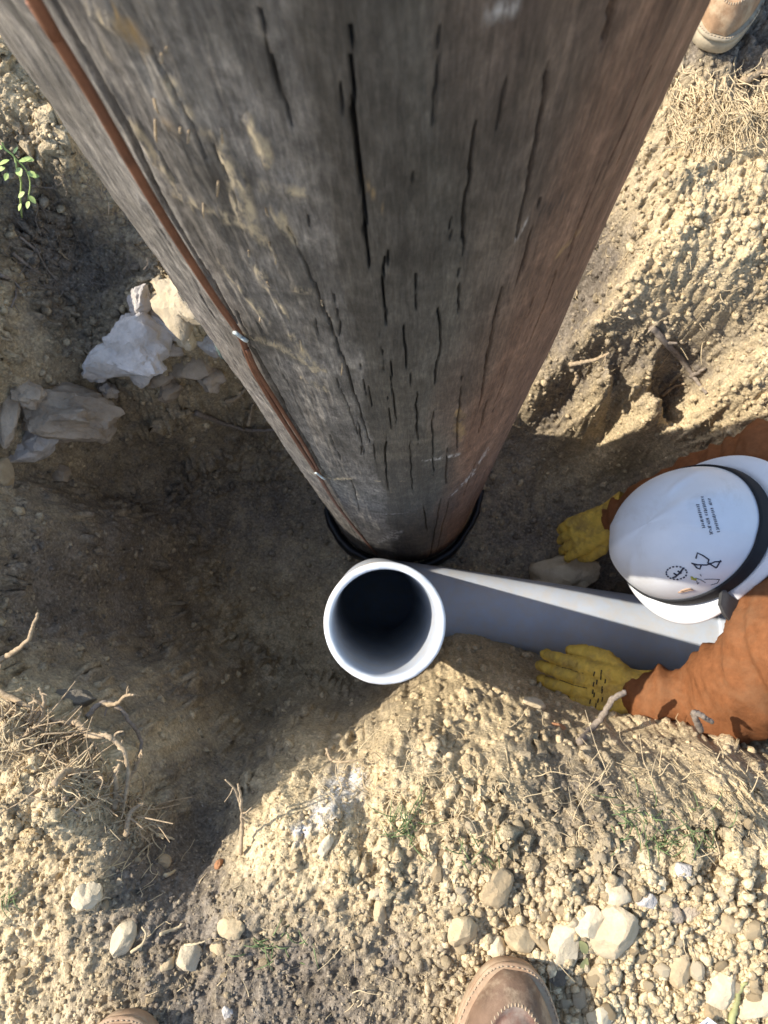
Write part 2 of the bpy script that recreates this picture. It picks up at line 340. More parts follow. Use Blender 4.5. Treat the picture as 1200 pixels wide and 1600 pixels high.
# the ground beyond the frame
for x, y, z, mo in [(-.68, .05, .03, .3), (-.7, .2, .04, .3), (-.7, .4, .03, .3), (-.72, .6, .02, .2), (-.8, -.1, .02, .1), (-.7, -.3, 0, .1), (-.7, .85, 0, .2),
    (-.3, 1.0, -.02, .3), (0, .95, -.05, .3), (.25, .95, -.03, .3), (-.2, .7, -.35, .5), (0, .68, -.45, .5), (.12, .75, -.3, .4), (.55, .8, -.02, .3), (.75, .6, -.06, .2), (.85, .4, -.12, .2),
    (.6, -.6, 0, .1), (0, -.75, 0, .2), (-.6, -.7, 0, .1), (.6, -.25, -.02, .2), (.9, -.3, 0, .2), (.8, -.1, -.45, .7), (.8, .05, -.78, .8), (.8, .2, -.78, .8), (.8, .3, -.55, .6),
    (1.2, .05, -.78, .8), (1.2, .2, -.78, .8), (1.2, -.12, -.4, .6), (1.2, .38, -.3, .4), (1.2, .5, -.08, .2), (1.2, -.28, 0, .2), (1.6, .05, -.72, .8), (1.6, .22, -.72, .8), (1.85, .13, 0, .3), (1.6, .45, -.02, .2), (1.6, -.25, 0, .2),
    (-1.1, .2, .1, .2), (-1.1, -.4, .03, .2), (-1.1, .8, .03, .2)]:
    ctrl.append((x, y, z, mo))
for k in range(26):
    a = 2*math.pi*k/26; ctrl.append((2.3*math.cos(a), .2+2.3*math.sin(a), 0, .15))
ctrl = np.array(ctrl)
def rbf_fit(xy, v, c, lam):
    d = np.sqrt(((xy[:, None]-xy[None])**2).sum(-1)+c*c)
    n = len(xy); A = np.zeros((n+1, n+1)); A[:n, :n] = -d; A[:n, :n][np.diag_indices(n)] += lam; A[:n, n] = 1; A[n, :n] = 1
    return np.linalg.solve(A, np.concatenate([v, [0]]))
def rbf_eval(w, xy, c, Q):
    out = np.empty(len(Q))
    for s in range(0, len(Q), 20000):
        q = Q[s:s+20000].astype(np.float32)
        d = np.sqrt((q[:, None, 0]-xy[None, :, 0].astype(np.float32))**2+(q[:, None, 1]-xy[None, :, 1].astype(np.float32))**2+np.float32(c*c))
        out[s:s+20000] = -d@w[:-1].astype(np.float32)+w[-1]
    return out
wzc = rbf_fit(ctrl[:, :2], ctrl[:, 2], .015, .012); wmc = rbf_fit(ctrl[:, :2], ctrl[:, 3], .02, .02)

STEP = .0024
def axis(lo, hi):
    core = np.arange(lo, hi, STEP); tail = np.cumsum(STEP*1.095**np.arange(1, 100)); tail = tail[tail < 60]
    return np.concatenate([lo-tail[::-1], core, core[-1]+tail])
XS, YS = axis(-.80, .86), axis(-.50, .98)
GX, GY = np.meshgrid(XS, YS, indexing='ij')
# coarse RBF, then bilinear onto the fine grid
cx = np.linspace(-2.2, 2.2, 300); cy = np.linspace(-2.0, 2.4, 300)
CX, CY = np.meshgrid(cx, cy, indexing='ij'); Qc = np.stack([CX.ravel(), CY.ravel()], 1)
CZ = rbf_eval(wzc, ctrl[:, :2], .015, Qc).reshape(CX.shape); CM = rbf_eval(wmc, ctrl[:, :2], .02, Qc).reshape(CX.shape)
def bil(A, x, y, x0=-2.2, y0=-2.0, h=4.4/299):
    fx = np.clip((x-x0)/h, 0, 298.999); fy = np.clip((y-y0)/h, 0, 298.999)
    i = fx.astype(int); j = fy.astype(int); u = fx-i; v = fy-j
    return (A[i, j]*(1-u)+A[i+1, j]*u)*(1-v)+(A[i, j+1]*(1-u)+A[i+1, j+1]*u)*v
# wander the sample position so that rims and walls run unevenly
WX = GX+.016*fbm(GX*9, GY*9, 4)+.004*fbm(GX*60, GY*60+5, 2); WY = GY+.016*fbm(GX*9+40, GY*9+11, 4)+.004*fbm(GX*60+9, GY*60, 2)
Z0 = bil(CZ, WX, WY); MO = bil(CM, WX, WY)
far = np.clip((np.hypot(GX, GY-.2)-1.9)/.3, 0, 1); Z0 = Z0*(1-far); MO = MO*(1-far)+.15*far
PX, PY = proj(np.stack([GX, GY, np.minimum(Z0, .3)], -1))
deep = np.clip((-.55-Z0)/.15, 0, 1)                       # 1 on the trodden pit floor
bank = np.clip((GX-.12)/.12, 0, 1)*np.clip((GY-.28)/.1, 0, 1)*(1-deep)     # crumbled right bank
rough = 1-.55*deep+.35*bank
nearby = np.clip(1-np.maximum(np.maximum(-.80-GX, GX-.86), np.maximum(-.50-GY, GY-.98))/.35, 0, 1)
Z0 = Z0+(.25+.75*nearby)*rough*(.014*fbm(GX*14, GY*14, 4)+.010*np.abs(fbm(GX*30+3, GY*30, 4))+.005*(1-2*np.abs(fbm(GX*55+9, GY*55, 3))))
lowr = np.clip(1-deep, 0, 1)
nearby = np.clip(1-np.maximum(np.maximum(-.80-GX, GX-.86), np.maximum(-.50-GY, GY-.98))/.35, 0, 1)
cmask = nearby*np.clip(1.0*bank+.55*lowr*(GY > -.33)+.22*lowr, .12, 1.)*np.clip(.55+1.3*fbm(GX*7+2, GY*7, 2), 0.15, 1)
wpx = GX+.010*fbm(GX*45, GY*45, 3); wpy = GY+.010*fbm(GX*45+8, GY*45+3, 3)
for sc_, ah, ae in ((24, .016, .022), (58, .008, .012), (120, .0035, .006)):
    f1, f2, hh = worley(wpx*sc_+3.3, wpy*sc_+1.7); Z0 = Z0+cmask*(ah*(hh-.5)+ae*(np.minimum(f2-f1, .35)-.3))
# clods: overlapping rounded lumps pushed out of the sheet
REL = np.zeros_like(GX); TINT = np.ones_like(GX); BASE = REL.copy()
gzx, gzy = np.gradient(Z0, XS, YS); NL = np.sqrt(gzx**2+gzy**2+1)
def z_at(x, y): return bil(CZ, np.asarray(x), np.asarray(y))
LUMP = np.clip(.85+.9*fbm(GX*75+5, GY*75, 3), .25, 1.5)
def splat(cx_, cy_, r, hgt, ang, asp, sink, tint):
    i0, i1 = np.searchsorted(XS, (cx_-r*1.35, cx_+r*1.35)); j0, j1 = np.searchsorted(YS, (cy_-r*1.35, cy_+r*1.35))
    if i1-i0 < 2 or j1-j0 < 2: return
    dx = UX[i0:i1, j0:j1]-cx_; dy = UY[i0:i1, j0:j1]-cy_; c, s = math.cos(ang), math.sin(ang)
    dz = Z0[i0:i1, j0:j1]-Z0[(i0+i1)//2, (j0+j1)//2]
    d2 = ((dx*c+dy*s)/r)**2+((-dx*s+dy*c)/(r*asp))**2+(dz/r)**2
    b = BASE[i0:i1, j0:j1]+np.where(d2 < 1, hgt*np.minimum(np.sqrt(np.maximum(0, 1-d2)), .8)*LUMP[i0:i1, j0:j1]-sink, -1.)
    sub = REL[i0:i1, j0:j1]; w = b > sub
    sub[w] = b[w]; TINT[i0:i1, j0:j1][w] = tint
def clods(n, xr, yr, r0, r1, keep, flat=.8, seed=0, pw=1.8):
    g = np.random.default_rng(seed)
    xs = g.uniform(*xr, n); ys = g.uniform(*yr, n); rs = r0*(r1/r0)**(g.random(n)**pw)
    k = keep(xs, ys, rs) > g.random(n)
    for x, y, r in zip(xs[k], ys[k], rs[k]):
        splat(x, y, r, r*g.uniform(.55, 1.0)*flat, g.uniform(0, 3.14), g.uniform(.55, 1), r*.25, g.uniform(.84, 1.14))
UX = GX+.0045*fbm(GX*110, GY*110, 3)+.005*fbm(GX*40, GY*40, 2); UY = GY+.0045*fbm(GX*110+50, GY*110+8, 3)+.005*fbm(GX*40+7, GY*40+31, 2)
steep = lambda x, y, lo, hi: np.clip((z_at(x, y)-lo)/(hi-lo), 0, 1)
wall = lambda x, y: np.clip(np.hypot(z_at(x+.02, y)-z_at(x-.02, y), z_at(x, y+.02)-z_at(x, y-.02))/.04-.5, 0, 1)
# first generation: lumps the size of a fist
clods(520, (.1, .8), (.25, .95), .016, .050, lambda x, y, r: steep(x, y, -.75, -.6)*.8, .36, 11, 1.2)
clods(330, (-.1, .6), (-.3, -.02), .014, .040, lambda x, y, r: steep(x, y, -.7, -.5)*.8, .7, 12, 1.2)
clods(900, (-.72, -.1), (-.25, .95), .014, .045, lambda x, y, r: np.maximum(wall(x, y), .35*steep(x, y, -.6, -.4)), .85, 13, 1.2)
clods(420, (-.6, .5), (-.5, -.2), .010, .026, lambda x, y, r: .5+0*x, .32, 14, 1.2)
clods(160, (-.6, .7), (-.1, .5), .015, .045, lambda x, y, r: np.where(z_at(x, y) < -.6, .8, 0), .3, 15, 1.2)
BASE = REL.copy()
# second generation: nodules on the lumps
clods(7000, (.1, .8), (.25, .95), .004, .015, lambda x, y, r: steep(x, y, -.78, -.6)*.22, .5, 1)
clods(3800, (-.1, .6), (-.32, -.02), .004, .016, lambda x, y, r: steep(x, y, -.7, -.5)*.35, .6, 2)
clods(6200, (-.62, .1), (-.5, -.08), .003, .010, lambda x, y, r: steep(x, y, -.3, -.1)*.3, .45, 3)
clods(4200, (.0, .55), (-.5, -.2), .0035, .012, lambda x, y, r: np.clip(.25+1.6*x, .2, .75), .6, 4)
clods(7000, (-.8, -.1), (-.25, .95), .005, .020, lambda x, y, r: np.maximum(wall(x, y), .7*steep(x, y, -.72, -.5)), .8, 5)
clods(2600, (-.75, .7), (-.2, .6), .0035, .016, lambda x, y, r: np.where(z_at(x, y) < -.5, .75, 0), .5, 6)
REL = REL+nearby*rough*.0016*fbm(GX*170, GY*170, 2)
GZ = Z0+REL*np.minimum(NL, 2.2)                      # height read by things that rest on the ground
PXX = GX-REL*gzx/NL; PYY = GY-REL*gzy/NL; PZZ = Z0+REL/NL    # lumps stand off at right angles to the slope
lime = np.zeros_like(GX)
for (a, b_, r) in [(535, 1235, 38), (500, 1275, 26), (470, 1300, 18), (555, 1215, 22)]:
    lime = np.maximum(lime, np.clip(1.25-np.hypot((PX-a)/r, (PY-b_)/r), 0, 1)*(np.hypot(GX, GY) < .6))
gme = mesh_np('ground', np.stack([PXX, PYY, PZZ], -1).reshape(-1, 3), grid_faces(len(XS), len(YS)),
              {'moist_shade': MO.ravel(), 'tint': TINT.ravel(), 'lime': lime.ravel()})
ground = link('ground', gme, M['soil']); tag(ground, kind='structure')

def gi(A, x, y):
    i = np.clip(np.searchsorted(XS, x)-1, 0, len(XS)-2); j = np.clip(np.searchsorted(YS, y)-1, 0, len(YS)-2)
    u = np.clip((x-XS[i])/(XS[i+1]-XS[i]), 0, 1); v = np.clip((y-YS[j])/(YS[j+1]-YS[j]), 0, 1)
    return (A[i, j]*(1-u)+A[i+1, j]*u)*(1-v)+(A[i, j+1]*(1-u)+A[i+1, j+1]*u)*v
def hit(px, py):
    d = ray(px, py); d = d/abs(d[2]); t = np.arange(.3, 1.95, .0015); p = EYE+d*t[:, None]
    h = gi(GZ, p[:, 0], p[:, 1]); k = np.argmax(p[:, 2] < h) if (p[:, 2] < h).any() else -1
    return p[k]
def gslope(x, y, e=.012):
    gx = (gi(GZ, x+e, y)-gi(GZ, x-e, y))/(2*e); gy = (gi(GZ, x, y+e)-gi(GZ, x, y-e))/(2*e)
    v = Vector((-float(gx), -float(gy), 1)); v.normalize(); return v

# ------------------------------------------------------------------ utility pole
PR, PD = .170, .3405
PAX = np.array([math.sin(math.radians(-4.65))*PD, math.cos(math.radians(-4.65))*PD])
FACE = math.atan2(-PAX[1], -PAX[0])                 # direction from the axis to the lens
def pole_hit(px, py, R=PR):
    d = ray(px, py); o = EYE[:2]-PAX; a = d[:2]@d[:2]; b = o@d[:2]; c = o@o-R*R
    disc = b*b-a*c
    t = (-b-math.sqrt(max(disc, 0)))/a; p = EYE+d*t
    th = math.atan2(p[1]-PAX[1], p[0]-PAX[0])-FACE; th = (th+math.pi) % (2*math.pi)-math.pi
    return p, th, t*np.linalg.norm(d)
thf = np.linspace(-1.35, 1.35, 520); thb = np.linspace(1.35, 2*math.pi-1.35, 60)[1:-1]
TH = np.concatenate([thf, thb]); NF = len(TH)
ZP = np.concatenate([np.linspace(-1.1, -.8, 5)[:-1], np.linspace(-.8, .98, 330), np.linspace(1.0, 7.5, 24)])
T2, Z2 = np.meshgrid(TH, ZP, indexing='ij')
S2 = np.where(T2 > math.pi, T2-2*math.pi, T2)*PR             # arc length
disp = .0035*fbm(S2*11, Z2*2.2, 3)+.0010*fbm(S2*55, Z2*5, 4)+.0007*fbm(S2*230, Z2*18, 2)+.0012*np.clip(-S2*6, 0, 1)*fbm(S2*70, Z2*30, 4)
edge = np.clip((np.abs(T2-math.pi)-(math.pi-1.35))/.1, 0, 1)
groove = np.zeros_like(S2); scr = np.zeros_like(S2); och = np.zeros_like(S2); chalk = np.zeros_like(S2); ink = np.zeros_like(S2)
S2C = S2+.0020*fbm(S2*25, Z2*20, 4)+.0007*fbm(S2*90, Z2*90, 2)
def seg_dist(pts):
    best = np.full(S2.shape, 9.); tt = np.zeros(S2.shape); L = 0; tot = sum(np.hypot(*(np.array(b)-np.array(a))) for a, b in zip(pts[:-1], pts[1:]))
    for a, b in zip(pts[:-1], pts[1:]):
        a = np.array(a); b = np.array(b); v = b-a; l2 = v@v+1e-12
        t = np.clip(((S2C-a[0])*v[0]+(Z2-a[1])*v[1])/l2, 0, 1)
        d = np.hypot(S2C-a[0]-t*v[0], Z2-a[1]-t*v[1]); m = d < best
        best[m] = d[m]; tt[m] = (L+t[m]*math.sqrt(l2))/tot; L += math.sqrt(l2)
    return best, tt
wob = .0022*fbm(S2*30, Z2*22, 4)
def mark(px_pts, w_px, arr, depth, taper=True, square=False):
    pts = []; ds = []
    for p in px_pts:
        _, th, dist = pole_hit(*p); q, _, _ = pole_hit(*p); pts.append((th*PR, q[2])); ds.append(dist)
    w = .5*w_px*np.mean(ds)/FPX; d, t = seg_dist(pts); d = np.abs(d+wob*1.5) if square else d*(1+.45*np.tanh(400*wob))
    ww = w*(np.sqrt(np.clip(4*t*(1-t), 0, 1))*.97+.03 if taper else 1)
    np.maximum(arr, depth*np.clip(1.3*(1-(d/ww)**2), 0, 1), out=arr)
CR = [([(412, 30), (432, 130), (462, 215)], 9, 1.), ([(450, 355), (475, 420), (492, 455), (540, 570), (577, 695)], 6, 1.), ([(547, 40), (550, 170), (568, 320), (577, 420)], 9, 1.2),
      ([(598, 408), (600, 450), (603, 512)], 5, 1.), ([(742, 175), (733, 290), (716, 435)], 6, 1.), ([(857, 95), (842, 190), (822, 290), (803, 365)], 9, 1.2), ([(829, 355), (820, 400), (806, 450)], 5, 1.),
      ([(957, -10), (953, 30), (945, 75)], 18, .6), ([(786, 450), (768, 530), (748, 635)], 6, 1.), ([(630, 505), (636, 580)], 4, .8), ([(683, 470), (689, 530), (680, 605)], 5, .9), ([(649, 600), (653, 695)], 4, .8),
      ([(613, 605), (619, 665)], 4, .7), ([(559, 655), (566, 710)], 4, .7), ([(1013, 110), (990, 170), (950, 255)], 6, .7), ([(935, 270), (905, 350), (880, 420)], 4, .7), ([(872, 420), (845, 490), (818, 560)], 4, .7),
      ([(722, 590), (716, 650), (714, 705)], 4, .8), ([(675, 640), (678, 745)], 4, .8), ([(600, 680), (606, 765)], 4, .8), ([(720, 440), (717, 490)], 4, .8), ([(760, 625), (748, 680)], 4, .7),
      ([(525, 590), (560, 680)], 3, .6), ([(487, 500), (500, 530)], 4, .6), ([(662, 790), (667, 830)], 4, .6), ([(550, 750), (562, 800)], 4, .6), ([(700, 700), (697, 760)], 4, .7), ([(640, 690), (645, 770)], 3, .6),
      ([(230, 75), (300, 200), (330, 280)], 7, .5), ([(330, 230), (370, 320)], 5, .5), ([(790, 120), (775, 210)], 7, .4), ([(690, 60), (680, 200)], 5, .3), ([(610, 560), (612, 610)], 3, .7), ([(575, 590), (582, 640)], 3, .6)]
for pts, w, dpt in CR: mark(pts, w*.62, groove, .011*dpt)
rr = np.random.default_rng(5)
for k in range(46):                                           # fine checks
    x = rr.uniform(200, 1000); y = rr.uniform(60, 820)
    try:
        _, th, dist = pole_hit(x, y)
    except Exception: continue
    if abs(th) > 1.0: continue
    L = rr.uniform(25, 90)*(.5+dist); vx = (x-646)/(y-993)
    mark([(x, y), (x+vx*L, y+L)], rr.uniform(1.2, 1.9), groove, .006)
# the long ragged gash beside the wire
mark([(78, 0), (150, 120), (205, 215), (260, 330), (330, 440), (372, 505)], 13, groove, .007, False)
mark([(395, 545), (440, 625), (480, 690), (530, 780)], 7, groove, .006, False)
for pts, w in [([(150, 60), (180, 120)], 24), ([(205, 190), (240, 250), (300, 330)], 22), ([(255, 300), (330, 330), (400, 370)], 34), ([(340, 220), (380, 340), (420, 400)], 40), ([(380, 520), (440, 545), (510, 580)], 34),
               ([(470, 590), (515, 612)], 16), ([(300, 200), (360, 240)], 30), ([(130, 20), (200, 50)], 20), ([(400, 300), (500, 300)], 26), ([(440, 455), (525, 455)], 16), ([(480, 735), (560, 745), (640, 750)], 7), ([(330, 400), (390, 470), (420, 510)], 22), ([(380, 180), (420, 260)], 30), ([(430, 330), (470, 400)], 24), ([(400, 420), (450, 500)], 24), ([(250, 120), (300, 190)], 26), ([(450, 520), (500, 590)], 20)]:
    mark(pts, w, scr, 1., True, True)
for pts, w in [([(180, 20), (220, 90)], 40), ([(240, 190), (290, 215)], 34), ([(715, 640), (722, 690)], 26), ([(930, 330), (870, 400)], 20), ([(560, 270), (600, 330)], 10), ([(715, 840), (745, 800)], 30)]:
    mark(pts, w, och, .9, True, True)
for pts, w in [([(770, 690), (730, 750), (700, 775)], 16), ([(745, 735), (700, 780)], 12), ([(660, 720), (720, 710)], 20), ([(565, 800), (640, 800)], 8), ([(470, 705), (520, 745)], 8), ([(590, 850), (620, 830), (618, 845)], 22),
               ([(740, 30), (830, -5)], 8), ([(830, 330), (800, 380)], 4)]:
    mark(pts, w, chalk, .8, True, True)
# illegible scrawl scratched on the right of the pole
scrawl = [[(783, 372), (800, 360), (830, 348)], [(840, 322), (844, 340), (852, 336), (848, 326)], [(856, 330), (862, 322)], [(858, 336), (861, 324)], [(866, 322), (870, 312)], [(873, 318), (878, 306)], [(882, 312), (888, 302)], [(832, 345), (845, 342)], [(842, 318), (855, 324)]]
for s_ in scrawl: mark(s_, 4.5, ink, .75, False)
sunlit_side = np.clip((-.019-S2+.012*fbm(S2*20, Z2*7, 3)+.004*fbm(S2*90, Z2*60, 2))/.006, 0, 1)*(T2 < math.pi)*(.75+.8*fbm(S2*22+4, Z2*9, 4)).clip(.25, 1.2)  # sunlit left side of the pole painted lighter, with a ragged edge
brown = np.clip((T2-.24+.25*fbm(S2*9+3, Z2*2, 3))/.30, 0, 1)*(T2 < math.pi)+.15*np.clip(fbm(S2*6, Z2*1.5, 3), 0, 1)
Rr = PR+edge*(disp-groove+.0016*scr*(.5+fbm(S2*120, Z2*60, 2)))
Rr = Rr*(1-.0*Z2)
pv = np.stack([PAX[0]+Rr*np.cos(FACE+T2), PAX[1]+Rr*np.sin(FACE+T2), Z2], -1).reshape(-1, 3)
pole = empty('utility_pole', (PAX[0], PAX[1], -.77))
tag(pole, 'tall cracked weathered wooden utility pole rising out of the dug pit', 'utility pole')
pm = mesh_np('shaft', pv, grid_faces(NF, len(ZP), True),
             {'scrape': scr.ravel(), 'ochre': och.ravel(), 'chalk': chalk.ravel(), 'ink': ink.ravel(), 'brown': brown.ravel(), 'sunlit_side': sunlit_side.ravel()})
link('shaft', pm, M['wood'], pole)
# copper ground wire and its staples
wp = [(18, -60), (50, 0), (100, 78), (150, 160), (200, 247), (240, 315), (290, 395), (335, 465), (374, 522), (388, 558), (400, 585), (432, 640), (470, 700), (499, 745), (534, 800), (588, 866)]
wr = [PR+.009]*8+[PR+.004, PR+.004]+[PR+.005]*4+[PR+.003]*2
wpts = [pole_hit(a, b_, r)[0] for (a, b_), r in zip(wp, wr)]
wpts = [np.array([wpts[0][0], wpts[0][1], z]) for z in (6.5, 4.5, 3., 2., 1.5, 1.1)]+wpts
wire = link('ground_wire', MB().tube(cr(wpts, 6), .0021, 10).mesh('ground_wire'), M['copper'], pole)
w2 = [pole_hit(a, b_, r)[0] for (a, b_), r in zip([(386, 545), (402, 580), (440, 640), (478, 700), (502, 745)], [PR+.004]*5)]
link('ground_wire', MB().tube(cr(w2, 6), .0017, 8).mesh('wire_strand'), M['copper'], pole)
for (a, b_), (c, d) in [((366, 520), (386, 532)), ((492, 739), (508, 748))]:
    p1, p2 = pole_hit(a, b_, PR-.002)[0], pole_hit(c, d, PR-.002)[0]; q1, q2 = pole_hit(a+2, b_, PR+.008)[0], pole_hit(c-2, d, PR+.007)[0]
    link('staple', MB().tube(cr([p1, q1, (q1+q2)/2, q2, p2], 4), .0013, 8).mesh('staple'), M['zinc'], pole)
# splinters standing off the bark near the wire
for k in range(20):
    t = rr.random(); bx = 150+t*300+rr.uniform(-20, 90); by = 30+t*520+rr.uniform(-30, 40)
    p, th, dist = pole_hit(bx, by)
    if abs(th) > .95: continue
    q = pole_hit(bx+rr.uniform(-4, 8), by+rr.uniform(6, 26), PR+rr.uniform(.001, .005))[0]
    if k == 0: spl = MB()
    spl.tube([p, (p+q)/2+[0, -.001, 0], q], [.0005, .0005, .0002], 4)
so = link('splinter', spl.mesh('splinter'), M['twig'], pole); so['kind'] = 'stuff'

# black liner ring standing round the foot of the pole
def ring_liner():
    nu, nv = 160, 16; U = np.linspace(0, 2*np.pi, nu, endpoint=False)
    prof = [(.1735, -.92), (.174, -.76), (.178, -.746), (.184, -.741), (.190, -.746), (.193, -.765), (.193, -.86), (.192, -.92)]
    V = []
    for u in U:
        for (r, z) in prof:
            f = .004*math.sin(5*u+1)+.0012*math.sin(13*u)+.0006*math.sin(29*u+z*20)
            if r < .185: f *= .3
            V.append((PAX[0]+(r+f)*math.cos(u), PAX[1]+(r+f)*math.sin(u), z+.012*math.sin(2*u+.6)+.003*math.sin(9*u)))
    return mesh_np('pole_liner', V, grid_faces(nu, len(prof), True))
lo = link('pole_liner', ring_liner(), M['rubber']); tag(lo, 'black rubbery liner ring wrapped round the foot of the wooden pole', 'liner')

# ------------------------------------------------------------------ grey conduit with its upright end
RP = .0822
rim = W(601.5, 973.5, -.045)
A, B = W(700, 946, -.69), W(1150, 1013, -.69)
hd = (B-A)/np.linalg.norm(B-A)
corner = A-hd*.16
end = A+hd*1.05
def bez(a, b, c, n): t = np.linspace(0, 1, n)[:, None]; return (1-t)**2*a+2*t*(1-t)*b+t*t*c
vd = (corner-rim)/np.linalg.norm(corner-rim)
path = np.vstack([np.linspace(rim, corner-vd*.14, 26), bez(corner-vd*.14, corner, corner+hd*.14, 12)[1:], np.linspace(corner+hd*.14, end, 40)[1:]])
def pipe_mesh(path, ro, ri, seg=72):
    n = len(path); T = np.gradient(path, axis=0); T /= np.linalg.norm(T, axis=1)[:, None]
    u = np.cross(T[0], [0, 1., 0]); u /= np.linalg.norm(u); ang = np.linspace(0, 2*np.pi, seg, endpoint=False)
    Vo, Vi = [], []
    for i in range(n):
        u = u-T[i]*(u@T[i]); u /= np.linalg.norm(u); v = np.cross(T[i], u); c = np.cos(ang)[:, None]*u+np.sin(ang)[:, None]*v
        Vo.append(path[i]+ro*c); Vi.append(path[i]+ri*c)
        if i == 0: C0, T0 = c, T[0]
    # profile from inside, over the rounded rim, to outside
    rows = Vi[::-1]
    rows[-1] = path[0]+ri*C0+T0*.0035; rows += [path[0]+(ri+.0018)*C0+T0*.0006, path[0]+(ri+.0035)*C0, path[0]+(ro-.0035)*C0, path[0]+(ro-.0012)*C0+T0*.0008]
    Vo[0] = path[0]+ro*C0+T0*.0035; rows += Vo
    V = np.concatenate(rows); m = len(rows)
    jit = np.random.default_rng(4); aa = np.tile(ang, m); V = V+T0*(.0009*np.sin(9*aa+1)+.0007*np.sin(23*aa))[:, None]*(np.arange(m*seg)//seg < n+9)[:, None]*(np.arange(m*seg)//seg > n-3)[:, None]; pale = np.zeros((m, seg)); pale[n-1:n+5] = 1.0; dust = np.full((m, seg), .34)
    pale[n-1] = .25; pale[n+4] = .5
    dust[n+1:n+4] = .5; dust[n+3:n+9] = 1.
    I, J = np.meshgrid(np.arange(m-1), np.arange(seg), indexing='ij'); J2 = (J+1) % seg
    F = np.stack([I*seg+J, I*seg+J2, (I+1)*seg+J2, (I+1)*seg+J], -1).reshape(-1, 4)
    return mesh_np('conduit', V, F, {'pale': pale.ravel(), 'dust': dust.ravel()})
conduit = empty('conduit_pipe', tuple(corner-[0, 0, RP])); tag(conduit, 'grey plastic conduit pipe with upright open mouth lying in the trench', 'pipe')
link('pipe', pipe_mesh(path, RP, RP-.0105), M['pvc'], conduit)
# bell coupling on the far run
b0 = W(1100, 1005, -.69); b0 = A+hd*((b0-A)@hd)
def lathe_along(p0, d, prof, seg=64):
    d = d/np.linalg.norm(d); u = np.cross(d, [0, 0, 1.]); u /= np.linalg.norm(u); v = np.cross(d, u); ang = np.linspace(0, 2*np.pi, seg, endpoint=False)
    V = np.concatenate([p0+d*s+r*(np.cos(ang)[:, None]*u+np.sin(ang)[:, None]*v) for s, r in prof]); m = len(prof)
    I, J = np.meshgrid(np.arange(m-1), np.arange(seg), indexing='ij'); J2 = (J+1) % seg
    return V, np.stack([I*seg+J, I*seg+J2, (I+1)*seg+J2, (I+1)*seg+J], -1).reshape(-1, 4)
V, F = lathe_along(b0, hd, [(0, RP-.001), (0, RP+.004), (.003, RP+.006), (.16, RP+.006), (.20, RP+.0005)])
z_ = np.zeros(len(V)); link('coupling', mesh_np('coupling', V, F, {'pale': z_, 'dust': z_+.3}), M['pvc'], conduit)

# ------------------------------------------------------------------ stones
def stone_mesh(name, seed, sub=2, cuts=9, noise=.12, deep=.62):
    g = np.random.default_rng(seed); bm = bmesh.new(); bmesh.ops.create_icosphere(bm, subdivisions=sub, radius=1)
    P = np.array([v.co[:] for v in bm.verts])
    for k in range(cuts):
        n = g.normal(size=3); n /= np.linalg.norm(n); d = g.uniform(deep, .9); h = P@n; m = h > d
        P[m] -= n*(h[m]-d)[:, None]*.92
    if noise:
        o = g.uniform(0, 50, 3)
        P = P*(1+noise*(fbm(P[:, 0]*1.6+o[0]+P[:, 2], P[:, 1]*1.6+o[1]-P[:, 2]*.7, 4))[:, None])
    for v, p in zip(bm.verts, P): v.co = p
    me = bpy.data.meshes.new(name); bm.to_mesh(me); bm.free(); return me
BIGM = {}
def place_stone(px, py, rx, ry, hgt, mkey, seed, label, cat='stone', rot=0., sink=.2, sub=4, p=None, group=None, name='stone', cuts=9, noise=.12, lift=0, tilt=True, deep=.62):
    q_ = hit(px, py); p = q_ if p is None or p[2] < q_[2]-.01 else p; dist = (CAM_H-p[2])*1.0/FPX*1.03
    me = stone_mesh(name, seed, sub, cuts, noise, deep)
    o = link(name, me, M[mkey], smooth=True)
    a, b_, c = rx*dist, ry*dist, hgt*dist
    nrm = gslope(p[0], p[1], .03) if tilt else Vector((0, 0, 1))
    R = nrm.to_track_quat('Z', 'Y').to_matrix().to_4x4() if nrm.z < .999 else Matrix.Identity(4)
    # bake the size into this stone's mesh so object coordinates stay true to scale
    me.set_sharp_from_angle(angle=math.radians(24))
    me.transform(R @ Matrix.Rotation(rot, 4, 'Z') @ Matrix.Diagonal((a, b_, c, 1)))
    zz = np.array([v.co.z for v in me.vertices]).min()
    o.location = (p[0], p[1], p[2]+c*(1-2*sink)*.5+lift); tag(o, label, cat, group); return o
PS = place_stone
PS(958, 1455, 42, 34, 24, 'pale_rock', 11, 'largest pale rounded stone in the cluster above the boot toe', rot=.6)
PS(962, 1394, 20, 21, 17, 'pale_rock', 12, 'round cream stone touching the top of the largest pale stone')
PS(920, 1442, 21, 27, 17, 'pale_rock', 13, 'upright cream stone left against the largest pale stone', rot=-.3)
PS(881, 1474, 22, 36, 16, 'pale_rock', 14, 'pointed triangular pale stone just above right of the boot toe', rot=.15, cuts=14)
PS(811, 1468, 23, 20, 16, 'tan_rock', 15, 'blocky tan stone directly above the boot toe')
PS(772, 1479, 19, 16, 13, 'pale_rock', 16, 'small pale cube-like stone above left of the boot toe', rot=.5, cuts=14)
PS(842, 1470, 10, 24, 10, 'tan_rock', 17, 'slender tan stone slanting beside the pointed triangular stone', rot=.6)
PS(1009, 1406, 16, 14, 12, 'white_rock', 18, 'small whitish stone right of the round cream stone', rot=.4)
PS(1068, 1360, 14, 12, 10, 'white_rock', 19, 'bright white stone below the right grass tuft')
PS(1031, 1378, 9, 11, 8, 'pale_rock', 20, 'small oval pale stone between the white stones')
PS(1125, 1541, 34, 23, 17, 'pale_rock', 21, 'long fissured pale stone near the lower right corner', rot=-.55, cuts=12)
